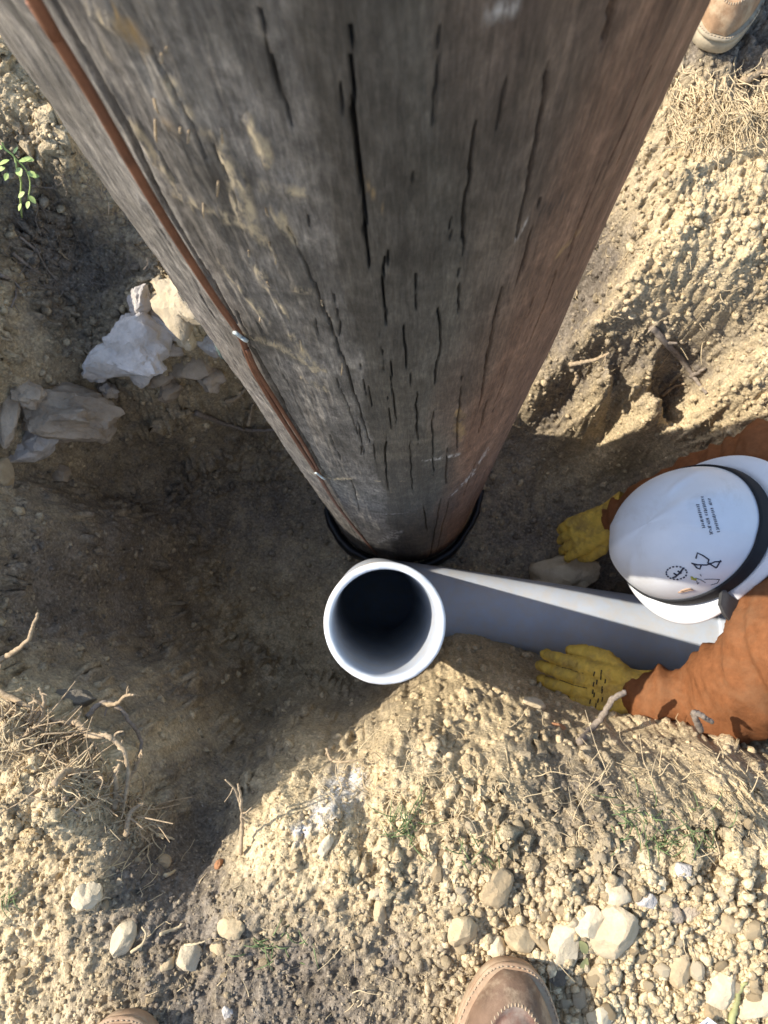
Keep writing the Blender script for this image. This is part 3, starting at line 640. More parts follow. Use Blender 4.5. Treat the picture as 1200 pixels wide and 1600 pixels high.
PS(1187, 1565, 36, 17, 16, 'pale_rock', 22, 'layered pale stone slab at the lower right edge', rot=-.75, cuts=14)
PS(1048, 1425, 19, 19, 12, 'cave_rock', 23, 'brown clod right of the largest pale stone')
PS(1079, 1426, 15, 13, 10, 'cave_rock', 24, 'smaller brown clod beside the brown clod')
PS(1140, 1440, 20, 14, 11, 'tan_rock', 25, 'tan wedge stone beneath the white one', rot=-.5)
PS(1060, 1512, 20, 26, 14, 'tan_rock', 26, 'dusty tan upright stone left of the long fissured stone', rot=.2)
PS(937, 1588, 18, 18, 14, 'pale_rock', 27, 'pale round stone at the bottom edge right of the boot')
PS(872, 1520, 20, 17, 12, 'grey_rock', 28, 'greyish angular stone in the shade of the boot', cuts=14)
PS(935, 1520, 16, 16, 12, 'tan_rock', 29, 'rounded tan stone between the boot and the lower right stones')
PS(1110, 1575, 17, 13, 11, 'tan_rock', 41, 'tan stone tucked under the long fissured stone')
PS(722, 1455, 22, 22, 14, 'tan_rock', 42, 'crumbly tan lump left of the pale cube-like stone')
PS(775, 1385, 30, 22, 16, 'tan_rock', 30, 'broad crusted tan clod above the boot', noise=.2)
PS(195, 1465, 17, 25, 13, 'pale_rock', 31, 'pitted cream stone on the dark soil at lower left', rot=.2)
PS(297, 1491, 21, 18, 14, 'pale_rock', 32, 'pale wedge stone right of the pitted cream stone', rot=.3)
PS(138, 1398, 20, 22, 12, 'pale_rock', 33, 'crumbly whitish stone on the sand at lower left', noise=.25, rot=.4)
PS(342, 1480, 11, 13, 9, 'tan_rock', 34, 'small tan stone right of the pale wedge stone')
PS(264, 1506, 9, 13, 8, 'tan_rock', 35, 'little tan stone below the pale wedge stone')
PS(362, 1447, 17, 22, 14, 'tan_rock', 36, 'rounded tan clod right of the dark notch')
PS(258, 1345, 10, 11, 9, 'tan_rock', 37, 'tan clod at the left lip of the dark notch')
PS(355, 1580, 9, 9, 7, 'white_rock', 38, 'small white stone on the damp soil at the bottom')
PS(509, 1322, 10, 20, 9, 'pale_rock', 39, 'elongated pale stone below the white powder')
PS(594, 1425, 10, 22, 10, 'tan_rock', 40, 'narrow tan stone in the middle of the near bank')
PS(343, 1350, 8, 8, 6, 'rust_rock', 43, 'rust coloured pebble at the right lip of the dark notch')
PS(872, 1136, 14, 8, 7, 'rust_rock', 44, 'reddish sliver stone in the hollow below the yellow glove')
PS(834, 1100, 17, 12, 10, 'pale_rock', 45, 'yellowish stone lying on the bank below the pipe')
PS(880, 897, 52, 34, 30, 'pale_rock', 46, 'lumpy pale rock behind the grey pipe near the glove', noise=.22, sink=.2)
PS(975, 925, 22, 18, 14, 'grey_rock', 47, 'grey stone on the pit floor beside the hat')
PS(112, 1092, 40, 22, 14, 'grey_rock', 48, 'flat grey stone in shade below the left roots', p=W(112, 1092, -.30), tilt=False, cuts=14)
PS(96, 740, 19, 17, 14, 'cave_rock', 49, 'small brown stone stuck below the big left rock', p=W(96, 740, -.40), tilt=False)
PS(100, 655, 92, 66, 66, 'cave_rock', 50, 'big knobbly stained rock jutting from the left pit wall', 'rock', p=W(95, 655, -.29), name='rock', rot=.35, noise=.55, cuts=16, tilt=False, sub=5, deep=.5)
PS(205, 555, 88, 66, 52, 'white_rock', 51, 'jagged white chalk rock in the left pit wall', 'rock', p=W(208, 560, -.25), name='rock', rot=.5, noise=.5, cuts=26, tilt=False, sub=5, deep=.38)
PS(252, 510, 56, 40, 38, 'white_rock', 52, 'white rock shelf between the jagged chalk and the sunlit rock', 'rock', p=W(262, 530, -.28), name='rock', rot=-.2, noise=.45, cuts=24, tilt=False, sub=5, deep=.4)
PS(285, 475, 38, 58, 34, 'pale_rock', 53, 'sunlit cream rock tucked behind the left side of the pole', 'rock', p=W(280, 478, -.17), name='rock', rot=.45, noise=.4, cuts=20, tilt=False, sub=5, deep=.45)
PS(300, 575, 40, 26, 20, 'cave_rock', 54, 'tan rock piece under the white shelf beside the pole', 'rock', p=W(300, 578, -.38), name='rock', rot=.1, cuts=16, tilt=False)
PS(252, 590, 30, 20, 16, 'cave_rock', 55, 'small tan rock right of the jagged chalk', 'rock', p=W(255, 595, -.38), name='rock', rot=.3, cuts=16, tilt=False)
PS(3, 755, 22, 42, 24, 'tan_rock', 56, 'tan rock cut by the left edge of the picture', 'rock', p=W(2, 752, -.2), name='rock', cuts=12, tilt=False)
PS(165, 668, 18, 26, 16, 'cave_rock', 57, 'rounded brown lump right of the big knobbly rock', p=W(165, 668, -.4), tilt=False, noise=.25)
PS(15, 640, 20, 60, 20, 'cave_rock', 58, 'tall stained rock left of the big knobbly rock', 'rock', p=W(18, 640, -.24), name='rock', noise=.3, cuts=14, tilt=False)

gR = np.random.default_rng(77)
for k, (a, b_, r, zz, m_, lab) in enumerate([(232, 585, 26, -.36, 'white_rock', 'white fragment below the jagged chalk rock'), (275, 548, 24, -.33, 'white_rock', 'white fragment leaning on the pole side of the chalk shelf'), (228, 478, 26, -.24, 'white_rock', 'pale fragment on top of the jagged chalk rock'),
        (330, 590, 24, -.42, 'cave_rock', 'brown rock wedge nearest the pole foot'), (175, 612, 20, -.38, 'white_rock', 'chalky sliver under the jagged chalk rock'), (60, 700, 34, -.32, 'white_rock', 'pale broken underside of the big knobbly rock'), (270, 612, 22, -.44, 'cave_rock', 'brown fragment below the small tan rock'),
        (140, 640, 24, -.34, 'cave_rock', 'tan knob on the right end of the big knobbly rock'), (160, 590, 22, -.3, 'white_rock', 'left tip of the jagged chalk rock'), (300, 535, 26, -.3, 'pale_rock', 'yellowish fragment under the sunlit rock'), (50, 620, 36, -.25, 'cave_rock', 'brown cap of the big knobbly rock'), (335, 545, 24, -.36, 'white_rock', 'pale fragment half hidden by the pole')]):
    PS(a, b_, r*gR.uniform(.9, 1.4), r*gR.uniform(.75, 1.05), r*.95, m_, 400+k, lab, 'rock', p=W(a, b_, zz), name='rock', rot=gR.uniform(0, 3), noise=.4, cuts=16, tilt=False, deep=.5, lift=.012)
# loose pebbles, each its own object with shared meshes
pm_ = [stone_mesh('pebble', 200+k, 2, 10, .16) for k in range(16)]
for m_ in pm_:
    m_.polygons.foreach_set('use_smooth', [True]*len(m_.polygons)); m_.set_sharp_from_angle(angle=math.radians(26))
gP = np.random.default_rng(21)
zones = [(150, (860, 1200), (1370, 1600), 5, 14), (46, (690, 900), (1390, 1600), 5, 12), (34, (430, 760), (1330, 1600), 4, 10), (34, (20, 430), (1340, 1600), 4, 8), (30, (640, 1180), (1180, 1340), 5, 11)]
LAB = {0: ('small pebble lying loose in the gravel at lower right', 'pebbles in the gravel at lower right'), 1: ('small pebble lying loose in the soil near the boot toe', 'pebbles near the boot toe'), 2: ('little clod pebble on the dark crumbly soil in the foreground middle', 'pebbles on the middle foreground soil'),
       3: ('little pebble on the fine soil at lower left', 'pebbles on the fine soil at lower left'), 4: ('small clod pebble on the crumbling bank right below the pipe', 'pebbles on the crumbling bank')}
for zi, (n_, xr, yr, r0, r1) in enumerate(zones):
    k = 0
    while k < n_:
        a, b_ = gP.uniform(*xr), gP.uniform(*yr)
        if zi < 2 and ((a-780)/95)**2+((b_-1600)/125)**2 < 1: continue
        k += 1
        r = r0*(r1/r0)**(gP.random()**1.5); p = hit(a, b_); s_ = r*(CAM_H-p[2])/FPX
        o = bpy.data.objects.new('pebble', pm_[gP.integers(16)]); COL.objects.link(o)
        o.scale = (s_*gP.uniform(.85, 1.35), s_*gP.uniform(.7, 1.1), s_*gP.uniform(.5, .85)); o.rotation_euler = (gP.uniform(-.4, .4), gP.uniform(-.4, .4), gP.uniform(0, 6.3))
        o.location = (p[0], p[1], p[2]+s_*.28)
        if zi in (0, 1, 3) or gP.random() < .4: pass
        tag(o, LAB[zi][0], 'pebble', LAB[zi][1])
for j, m_ in enumerate(pm_): m_.materials.append(M['pale_rock'] if j % 3 == 0 else M['tan_rock'])

# crumbs of earth: countless, one mesh
def crumbs(n, pxr, pyr, r0, r1, seed, dens=None, subl=1):
    g = np.random.default_rng(seed); prot = []
    for k in range(8):
        me = stone_mesh('tmp', 900+k+seed, subl, 9, .34)
        P = np.array([v.co[:] for v in me.vertices]); F = np.array([p.vertices[:] for p in me.polygons]); prot.append((P, F)); bpy.data.meshes.remove(me)
    Vs, Fs, Ms, Ts, off = [], [], [], [], 0
    a = g.uniform(*pxr, n); b_ = g.uniform(*pyr, n)
    zz = g.uniform(0, 1, n)
    for x, y in zip(a, b_):
        # drop along the line of sight once, coarse
        d = ray(x, y); d = d/abs(d[2]); t = np.arange(.9, 1.8, .006); p = EYE+d*t[:, None]; h = gi(GZ, p[:, 0], p[:, 1]); k = np.argmax(p[:, 2] < h)
        q = p[k]; z = float(gi(GZ, q[0], q[1])); m = float(gi(MO, q[0], q[1]))
        if dens is not None and g.random() > dens(x, y, z): continue
        r = r0*(r1/r0)**(g.random()**2)
        P, F = prot[g.integers(8)]; ang = g.uniform(0, 6.28); c, s = math.cos(ang), math.sin(ang)
        sc = r*np.array([g.uniform(.8, 1.3), g.uniform(.7, 1.1), g.uniform(.6, .95)]); Q = P*sc
        Q = np.stack([Q[:, 0]*c-Q[:, 1]*s, Q[:, 0]*s+Q[:, 1]*c, Q[:, 2]], 1)+[q[0], q[1], z+r*.3]
        Vs.append(Q); Fs.append(F+off); off += len(Q)
        Ms.append(np.full(len(Q), m+g.uniform(-.3, .15))); Ts.append(np.full(len(Q), g.uniform(.8, 1.22)))
    return np.concatenate(Vs), np.concatenate(Fs), np.concatenate(Ms), np.concatenate(Ts)
def add_crumbs(name, label, *a, **k):
    V, F, m_, t_ = crumbs(*a, **k)
    o = link(name, mesh_np(name, V, F, {'moist_shade': m_, 'tint': t_, 'lime': np.zeros(len(V))}), M['soil'], smooth=True); tag(o, label, 'soil crumbs', kind='stuff')
add_crumbs('soil_crumb', 'fine loose crumbs of earth over the near ground', 7000, (-20, 1220), (1180, 1620), .0012, .0044, 31, None, 1)
add_crumbs('soil_crumb', 'loose dark crumbs scattered on the pit floor and walls', 6500, (-20, 1220), (220, 1180), .002, .011, 32, lambda x, y, z: .8 if z < -.5 else .9, 1)
add_crumbs('gravel', 'pale gravel bedding at the lower right', 2600, (640, 1220), (1360, 1620), .003, .0085, 35, lambda x, y, z: min(1, max(0, (x-620)/260)), 1)
add_crumbs('soil_crumb', 'pale crumbs on the broken right bank', 1200, (830, 1220), (100, 760), .002, .007, 33, None, 1)
add_crumbs('soil_crumb', 'pale crumbs on the sunlit upper left ground', 700, (-20, 200), (30, 260), .002, .005, 34, None, 1)

# ------------------------------------------------------------------ roots, twigs and straw
def px_path(pts, lift):
    """photo pixels with a height above the ground for each"""
    out = []
    for (a, b_), l in zip(pts, lift):
        q = hit(a, b_); d = EYE-q; d /= np.linalg.norm(d); out.append(q+d*l/max(d[2], .3))
    return out
def clear(a, b_, zz, r):
    p = W(a, b_, zz); q = hit(a, b_)
    if p[2] < q[2]+r*1.6: d = EYE-q; p = q+d*((r*1.6+.004)/d[2])
    return p
def twig(pts, z, r, label, mkey='twig', group=None, side=None, name='root', taper=.45, cat='root'):
    P = [clear(a, b_, zz, r) for (a, b_), zz in zip(pts, z)] if z is not None else px_path(pts, [.006]*len(pts))
    C = cr(P, 7); n = len(C); g = np.random.default_rng(int(abs(pts[0][0])*7+pts[0][1]))
    C[1:-1] += g.normal(size=(n-2, 3))*min(r, .004)*.14
    rad = np.linspace(r, r*taper, n)*(1+.05*g.normal(size=n).clip(-1, 1))
    mb = MB().tube(C, rad, 7)
    for s in range(side or 0):
        i = g.integers(2, n-1); d = g.normal(size=3); d /= np.linalg.norm(d); L = g.uniform(.006, .02)
        mb.tube(cr([C[i], C[i]+d*L*.5, C[i]+d*L+g.normal(size=3)*.003], 4), [rad[i]*.65*q for q in np.linspace(1, .5, 9)], 5)
    return tag(link(name, mb.mesh(name), M[mkey]), label, cat, group)
twig([(0, 1032), (22, 1018), (44, 1000), (52, 978), (60, 958)], [-.05, -.04, -.03, -.02, -.01], .0042, 'short pale broken root sticking out at the left edge', side=1)
twig([(-10, 1078), (35, 1100), (65, 1118), (105, 1130), (140, 1148)], [-.02, -.01, -.01, -.01, -.03], .0050, 'thick pale root lying along the left pit lip', side=4)
twig([(45, 1132), (62, 1112), (70, 1095), (60, 1075)], [-.01, 0, .01, .02], .0040, 'hooked root curling up from the left pit lip', side=1)
twig([(50, 1140), (68, 1118), (60, 1096), (45, 1100)], [-.01, 0, .01, .01], .0034, 'bent root loop beside the hooked root')
twig([(95, 1130), (120, 1130), (140, 1148), (165, 1150), (182, 1160), (197, 1180), (200, 1215), (195, 1250), (190, 1262)], [-.02, -.01, 0, .01, .01, .01, 0, -.02, -.03], .0046, 'long curved root arching over the pit at lower left', side=9)
twig([(135, 1120), (160, 1098), (185, 1105), (205, 1130), (220, 1155), (218, 1180), (210, 1200)], [-.1, -.09, -.09, -.10, -.12, -.12, -.10], .0040, 'shaded outer root loop hanging over the pit at lower left', 'grey_twig', side=3)
twig([(160, 1101), (180, 1100), (195, 1088), (210, 1086)], [-.09, -.08, -.07, -.06], .0036, 'forked root tip of the outer hanging loop', side=3)
twig([(85, 1160), (110, 1150), (132, 1150), (148, 1165), (160, 1188)], [-.04, -.03, -.03, -.04, -.06], .0040, 'drooping root between the lip and the long curved root', side=6)
twig([(150, 1175), (140, 1195)], [-.06, -.08], .003, 'little side root under the drooping root')
twig([(85, 1225), (105, 1204), (130, 1207), (150, 1218), (166, 1232)], [-.03, -.02, -.02, -.02, -.03], .0046, 'pale arched root over the hollow at lower left', side=2)
twig([(180, 1262), (182, 1235), (180, 1212), (186, 1195)], [-.03, -.01, .01, .02], .0046, 'stubby upright root left of the long curved root', side=3)
twig([(196, 1225), (212, 1200), (222, 1172)], [-.05, -.05, -.04], .0038, 'straw-like split root by the long curved root', side=4)
twig([(196, 1305), (205, 1268), (225, 1255)], [-.03, -.02, -.01], .004, 'short root at the left lip above the dark notch', side=3)
twig([(100, 1245), (112, 1262), (125, 1275)], None, .003, 'thin dark root on the sand at lower left', 'grey_twig')
twig([(120, 1270), (142, 1255), (170, 1245)], [-.01, .01, .0], .004, 'stout root stub leaning over the left hollow', side=1)
twig([(377, 1335), (378, 1290), (377, 1255), (372, 1225)], [-.05, -.02, .01, .03], .0030, 'thin dry stalk standing at the pit edge', side=2, cat='stalk')
twig([(377, 1262), (368, 1235), (352, 1218)], [-.01, .01, .02], .0022, 'branching tip of the thin dry stalk', side=1, cat='stalk')
twig([(245, 1305), (262, 1308), (272, 1312)], None, .0028, 'short straw stub at the left lip of the notch', 'straw')
twig([(258, 1368), (268, 1364), (274, 1360)], None, .0028, 'pale straw stub in the dark notch', 'straw')
twig([(250, 1460), (276, 1450), (285, 1443)], None, .0022, 'dry straw on the dark soil at lower left', 'straw')
twig([(205, 1488), (222, 1475), (228, 1460), (222, 1448)], None, .0020, 'curled straw beside the pitted cream stone', 'straw')
twig([(288, 1477), (305, 1475), (322, 1470)], [.02, .021, .02], .0018, 'straw lying on the pale wedge stone', 'straw', cat='straw')
twig([(510, 1170), (518, 1188), (540, 1190), (568, 1186)], [-.14, -.12, -.10, -.1], .0022, 'thin root poking over the middle pit edge', side=3)
twig([(1018, 510), (1040, 535), (1065, 562), (1085, 590), (1104, 615)], None, .0072, 'long straight stick lying on the sunlit right bank', 'grey_twig', side=2, cat='stick', name='stick')
twig([(1080, 588), (1095, 580), (1102, 575)], None, .005, 'side fork beside the long straight stick', 'grey_twig', cat='stick', name='stick')
twig([(1035, 618), (1055, 603), (1070, 600)], None, .004, 'short twig below the long straight stick', 'twig', cat='stick', name='stick')
twig([(890, 571), (912, 566), (930, 562), (952, 552)], [-.36, -.35, -.34, -.31], .005, 'pale root poking left out of the right bank', side=1)
twig([(898, 600), (902, 590), (899, 582)], [-.42, -.4, -.39], .0055, 'short root end below the pale root in the right bank')
twig([(905, 1160), (925, 1138), (946, 1112), (958, 1092), (978, 1082)], [-.26, -.24, -.23, -.22, -.22], .0058, 'bent grey root rising in front of the near glove', 'grey_twig', side=0, taper=.75)
twig([(1095, 1142), (1088, 1125), (1084, 1113), (1100, 1120), (1112, 1128)], [-.17, -.15, -.14, -.14, -.15], .005, 'pink grey root curl below the orange sleeve', 'grey_twig', taper=.7)
twig([(1160, 128), (1175, 120), (1190, 113), (1210, 112)], None, .0065, 'light brown root lying below the upper right boot', 'twig', side=0)
twig([(352, 628), (370, 622), (380, 612), (392, 600)], [-.5, -.48, -.47, -.46], .0055, 'ragged pale root sticking out beside the pole foot', side=5)
twig([(388, 665), (392, 645), (395, 632)], [-.54, -.52, -.51], .004, 'thin pale root hanging beside the pole foot', side=3)
twig([(305, 645), (350, 662), (390, 672), (430, 672)], [-.58, -.58, -.58, -.58], .006, 'long brown root running to the pole foot', 'grey_twig', side=1)
twig([(20, 395), (40, 412), (62, 425)], None, .0035, 'brown root in the left pit wall below the weed', 'grey_twig', side=4)
twig([(0, 430), (22, 440), (25, 460), (18, 480)], None, .0035, 'curled root at the left edge of the pit wall', 'grey_twig', side=3)
twig([(30, 370), (55, 390), (70, 415), (90, 440)], None, .0025, 'thin fibrous root down the left pit wall', 'grey_twig', side=5)
twig([(92, 392), (102, 402), (110, 408)], None, .002, 'short pale fibre on the left pit wall', 'twig')
twig([(50, 290), (70, 293), (88, 294)], None, .002, 'dark stem beside the weed leaves', 'grey_twig')
twig([(330, 505), (336, 530), (345, 552), (358, 566)], [-.2, -.23, -.27, -.32], .0042, 'pale green wire end beside the left side of the pole', 'green_wire', name='green_wire', cat='wire', taper=.9)

# straw and root fibre: countless blades, one mesh per patch
def straw_patch(name, label, n, sampler, L0, L1, r, seed, mkey, bend=.5, up=.35, cat='straw'):
    g = np.random.default_rng(seed); mb_v, mb_f, off = [], [], 0
    for k in range(n):
        a, b_, az = sampler(g); q = hit(a, b_)
        L = g.uniform(L0, L1); az += g.normal()*.6; el = g.uniform(-.1, up)
        d = np.array([math.cos(az)*math.cos(el), math.sin(az)*math.cos(el), math.sin(el)]); bd = g.normal(size=3)*bend*L*.35; bd[2] -= .15*L
        d2_ = d+g.normal(size=3)*bend*.7; d3_ = d2_+g.normal(size=3)*bend*.8; d2_[2] -= .1; d3_[2] -= .3; P = np.array([q+[0, 0, .001], q+d*L*.33, q+d*L*.33+d2_*L*.33, q+d*L*.33+d2_*L*.33+d3_*L*.33]); P = cr(P, 3)
        for i in range(1, len(P)): P[i, 2] = max(P[i, 2], float(gi(GZ, P[i, 0], P[i, 1]))+r*.3)
        V, F = tube_vf(P, np.linspace(r*g.uniform(.7, 1.3), r*.4, len(P)), 4, False)
        mb_v.append(V); mb_f.append(np.array(F)+off); off += len(V)
    return tag(link(name, mesh_np(name, np.concatenate(mb_v), np.concatenate(mb_f)), M[mkey]), label, cat, kind='stuff')
straw_patch('dry_straw', 'matted dry straw below the upper right boot', 420, lambda g: (g.uniform(1040, 1210), g.normal(165, 30), -1.5), .015, .05, .0011, 51, 'straw')
straw_patch('dry_straw', 'pale root fibre over the lower left pit lip', 420, lambda g: (lambda t: (t*230+g.normal()*14, 1110+t*170+abs(g.normal())*28, g.uniform(0, 6.3)))(g.random()), .010, .032, .0011, 52, 'straw')
straw_patch('root_tangle', 'tangled dry rootlets overhanging the lower left pit lip', 110, lambda g: (lambda t: (t*225+g.normal()*12, 1100+t*165+abs(g.normal())*16, g.uniform(-1.2, 2.2)))(g.random()), .02, .05, .0017, 58, 'twig', 1.1, .6, 'roots')
straw_patch('dry_straw', 'dry grass fibre on the near bank below the pipe', 280, lambda g: (g.uniform(520, 1200), g.normal(1235, 42), g.uniform(0, 6.3)), .012, .045, .0008, 53, 'straw', 1.)
straw_patch('dry_straw', 'tangled dry grass roots at the right end of the bank', 160, lambda g: (g.normal(1105, 28), g.normal(1215, 26), g.uniform(-1.9, -1.2)), .02, .05, .0010, 54, 'straw')
straw_patch('dry_straw', 'scattered straw bits on the foreground soil', 160, lambda g: (g.uniform(0, 1200), g.uniform(1330, 1600), g.uniform(0, 6.3)), .008, .03, .0007, 55, 'straw')
straw_patch('dry_straw', 'hair roots in the shaded left pit wall', 150, lambda g: (g.uniform(0, 230), g.uniform(260, 480), g.uniform(0, 6.3)), .01, .045, .0008, 56, 'grey_twig', 1.)
straw_patch('dry_straw', 'fibres in the crumbled right bank', 130, lambda g: (g.uniform(860, 1200), g.uniform(300, 740), g.uniform(0, 6.3)), .01, .035, .0009, 57, 'straw', 1.)

# green tufts
def tuft(px, py, n, spread, L, label, seed, mkey='grass'):
    g = np.random.default_rng(seed); mb = MB()
    for k in range(n):
        q = hit(px+g.normal()*spread, py+g.normal()*spread*.6); az = g.uniform(0, 6.3); l = L*g.uniform(.5, 1.2); h = g.uniform(.3, .8)
        d = np.array([math.cos(az), math.sin(az), 0]); P = cr([q, q+d*l*.35+[0, 0, l*h*.6], q+d*l*.8+[0, 0, l*h*.65], q+d*l*1.1+[0, 0, l*h*.3]], 3)
        mb.tube(P, np.linspace(.0009, .0003, len(P)), 4)
    return tag(link('grass_tuft', mb.mesh('grass_tuft'), M[mkey]), label, 'grass')
tuft(632, 1290, 34, 22, .030, 'grey green grass tuft below the pipe mouth', 61)
tuft(745, 1335, 18, 22, .024, 'sparse green grass tuft above left of the boot toe', 62)
tuft(1050, 1300, 46, 38, .028, 'widest green grass tuft at the right of the near bank', 63)
tuft(985, 1270, 26, 22, .03, 'thin grass tuft left of the widest tuft', 64)
tuft(430, 1478, 22, 18, .022, 'tiny green grass tuft on the foreground soil left of centre', 65)
tuft(8, 1405, 10, 8, .02, 'faint green tuft at the lower left edge', 66)

# leafy weed at the upper left rim
def leaf_mesh(name, L, Wd, cup=.15):
    V = []; F = []
    n = 7
    for i in range(n):
        t = i/(n-1); w = Wd*math.sin(math.pi*min(t*.92+.04, 1))**.8*(1-.25*t)
        V += [(-w, t*L, cup*w+.1*L*t*t*-1), (0, t*L, -.1*L*t*t), (w, t*L, cup*w-.1*L*t*t)]
    for i in range(n-1):
        for k in range(2): a = i*3+k; F.append((a, a+1, a+4, a+3))
    return pymesh(name, V, F)
wq = hit(32, 330); weed = empty('weed_plant', tuple(wq)); tag(weed, 'small leafy green weed growing at the upper left pit rim', 'plant')
stem_px = [(34, 340, -.10), (32, 310, -.06), (33, 285, -.02), (26, 262, .01), (22, 245, .02), (8, 233, .03), (3, 222, .035)]
sp = [W(a, b_, z) for a, b_, z in stem_px]; link('stem', MB().tube(cr(sp, 5), .0014, 6).mesh('stem'), M['leaf'], weed)
sp2 = [W(22, 245, .02), W(40, 265, .005), W(47, 285, -.01), W(44, 312, -.03)]; link('stem', MB().tube(cr(sp2, 5), .001, 6).mesh('stem'), M['leaf'], weed)
gl = np.random.default_rng(8); lm = leaf_mesh('leaf', .018, .0062)
for k, (a, b_, z, az, s_) in enumerate([(3, 233, .036, 2.6, 1.25), (14, 250, .022, -2.5, 1.1), (8, 262, .02, -2.9, .95), (30, 252, .02, .3, 1.1), (36, 248, .02, .1, 1.), (44, 268, .005, -.6, 1.0), (28, 262, .012, -1.2, 1.0), (38, 300, -.02, -2.6, .9), (46, 306, -.025, -.8, .9), (45, 314, -.03, -1.8, .8), (22, 240, .025, 1.2, .8), (12, 270, .015, -1.9, .8), (50, 275, .0, 0, .7), (33, 318, -.05, -2.2, .8), (-4, 228, .04, 1.8, 1.1)]):
    o = bpy.data.objects.new('leaf', lm); COL.objects.link(o); o.parent = weed; o.matrix_parent_inverse = Matrix.Translation(weed.location).inverted()
    o.location = W(a, b_, z); o.rotation_euler = (gl.uniform(-.35, .35), gl.uniform(-.4, .4), az-1.57); s_ *= .8; o.scale = (s_*gl.uniform(.8, 1.3), s_, s_)
lm.materials.append(M['leaf'])
lm2 = leaf_mesh('fallen_leaf', .016, .006); lm2.materials.append(M['dry_leaf'])
for (a, b_, az, lab) in [(914, 1475, .6, 'small olive leaf between the pale stones, upper one'), (905, 1502, -.4, 'small olive leaf below the pale stones, lower one')]:
    o = link('fallen_leaf', lm2); q = hit(a, b_); o.location = (q[0], q[1]-.006, q[2]+.010); o.rotation_euler = (.2, .3, az); tag(o, lab, 'leaf')
bl = twig([(1141, 1600), (1150, 1570), (1157, 1545), (1166, 1535)], None, .0042, 'flat green grass blade by the long fissured stone', 'dry_leaf', name='wild_grass', cat='grass')
# torn printed paper scrap at the bottom edge
q = hit(1095, 1592); pap = empty('paper_scrap', (q[0], q[1]-.004, q[2]+.016)); pap.rotation_euler = (.15, .2, -.75); tag(pap, 'torn white paper scrap with printed lines at the bottom edge', 'paper')
g_ = np.array([(-.010, .012, .0004), (.006, .014, .001), (.011, .010, 0), (.0105, -.02, .0012), (-.0105, -.02, 0), (-.0115, .002, .0012)])
pp = bpy.data.objects.new('sheet', pymesh('sheet', list(g_)+list(g_-[0, 0, .0004]), [(0, 5, 4, 3, 2, 1), (6, 7, 8, 9, 10, 11)]+[(i, (i+1) % 6, 6+(i+1) % 6, 6+i) for i in range(6)])); COL.objects.link(pp); pp.parent = pap; pp.data.materials.append(M['paper'])
mb = MB()
for k in range(6):
    x = -.008+k*.0032; mb.add([(x, -.019, .0018), (x+.0009, -.019, .0018), (x+.0009, .008, .0018), (x, .008, .0018)], [(0, 1, 2, 3)])
pl = bpy.data.objects.new('printed_line', mb.mesh('printed_line')); COL.objects.link(pl); pl.parent = pap; pl.data.materials.append(M['print'])

# ------------------------------------------------------------------ people
def blob_mesh(name, caps, voxel, smooth=6, extra=None):
    """one continuous skin over tapered limbs: caps = [(p0, p1, r0, r1), ...]"""
    bm = bmesh.new()
    for (p0, p1, r0, r1) in caps:
        p0 = Vector(p0); p1 = Vector(p1); n = max(2, int((p1-p0).length/(.35*min(r0, r1)))+1)
        for i in range(n+1):
            t = i/n; r = r0+(r1-r0)*t
            bmesh.ops.create_icosphere(bm, subdivisions=2, radius=r, matrix=Matrix.Translation(p0.lerp(p1, t)))
    me = bpy.data.meshes.new('tmp'); bm.to_mesh(me); bm.free()
    o = bpy.data.objects.new('tmp', me); COL.objects.link(o)
    r = o.modifiers.new('r', 'REMESH'); r.mode = 'VOXEL'; r.voxel_size = voxel
    s = o.modifiers.new('s', 'SMOOTH'); s.iterations = smooth; s.factor = .5
    dg = bpy.context.evaluated_depsgraph_get(); out = bpy.data.meshes.new_from_object(o.evaluated_get(dg)); out.name = name
    bpy.data.objects.remove(o); bpy.data.meshes.remove(me); return out
def wrinkle(me, amp, fr, seed, along=(1, 0, 0), st=.35):
    """cloth folds: sharp ridges running across the given direction"""
    n = len(me.vertices); co = np.empty(n*3, np.float32); me.vertices.foreach_get('co', co); co = co.reshape(-1, 3).astype(float)
    no = np.empty(n*3, np.float32); me.vertices.foreach_get('normal', no); no = no.reshape(-1, 3)
    d = np.array(along, float); d /= np.linalg.norm(d); e = np.cross(d, [.3, .2, .93]); e /= np.linalg.norm(e); f_ = np.cross(d, e)
    a_ = co@d*fr; b_ = co@e*fr*st; c_ = co@f_*fr*st
    a_ = a_+.9*perlin(b_*1.3+seed, c_*1.3)
    r = perlin(a_+seed+.6*c_, b_+c_*.8+seed*3.1); r2 = perlin(a_*2.1+seed+c_, b_*1.7-c_+seed)
    f = .7*(1-3.2*np.abs(r))+.3*(1-3.2*np.abs(r2)); f = np.clip(f, -1, 1)
    co += no*(amp*f)[:, None]; me.vertices.foreach_set('co', co.astype(np.float32).ravel()); me.update()

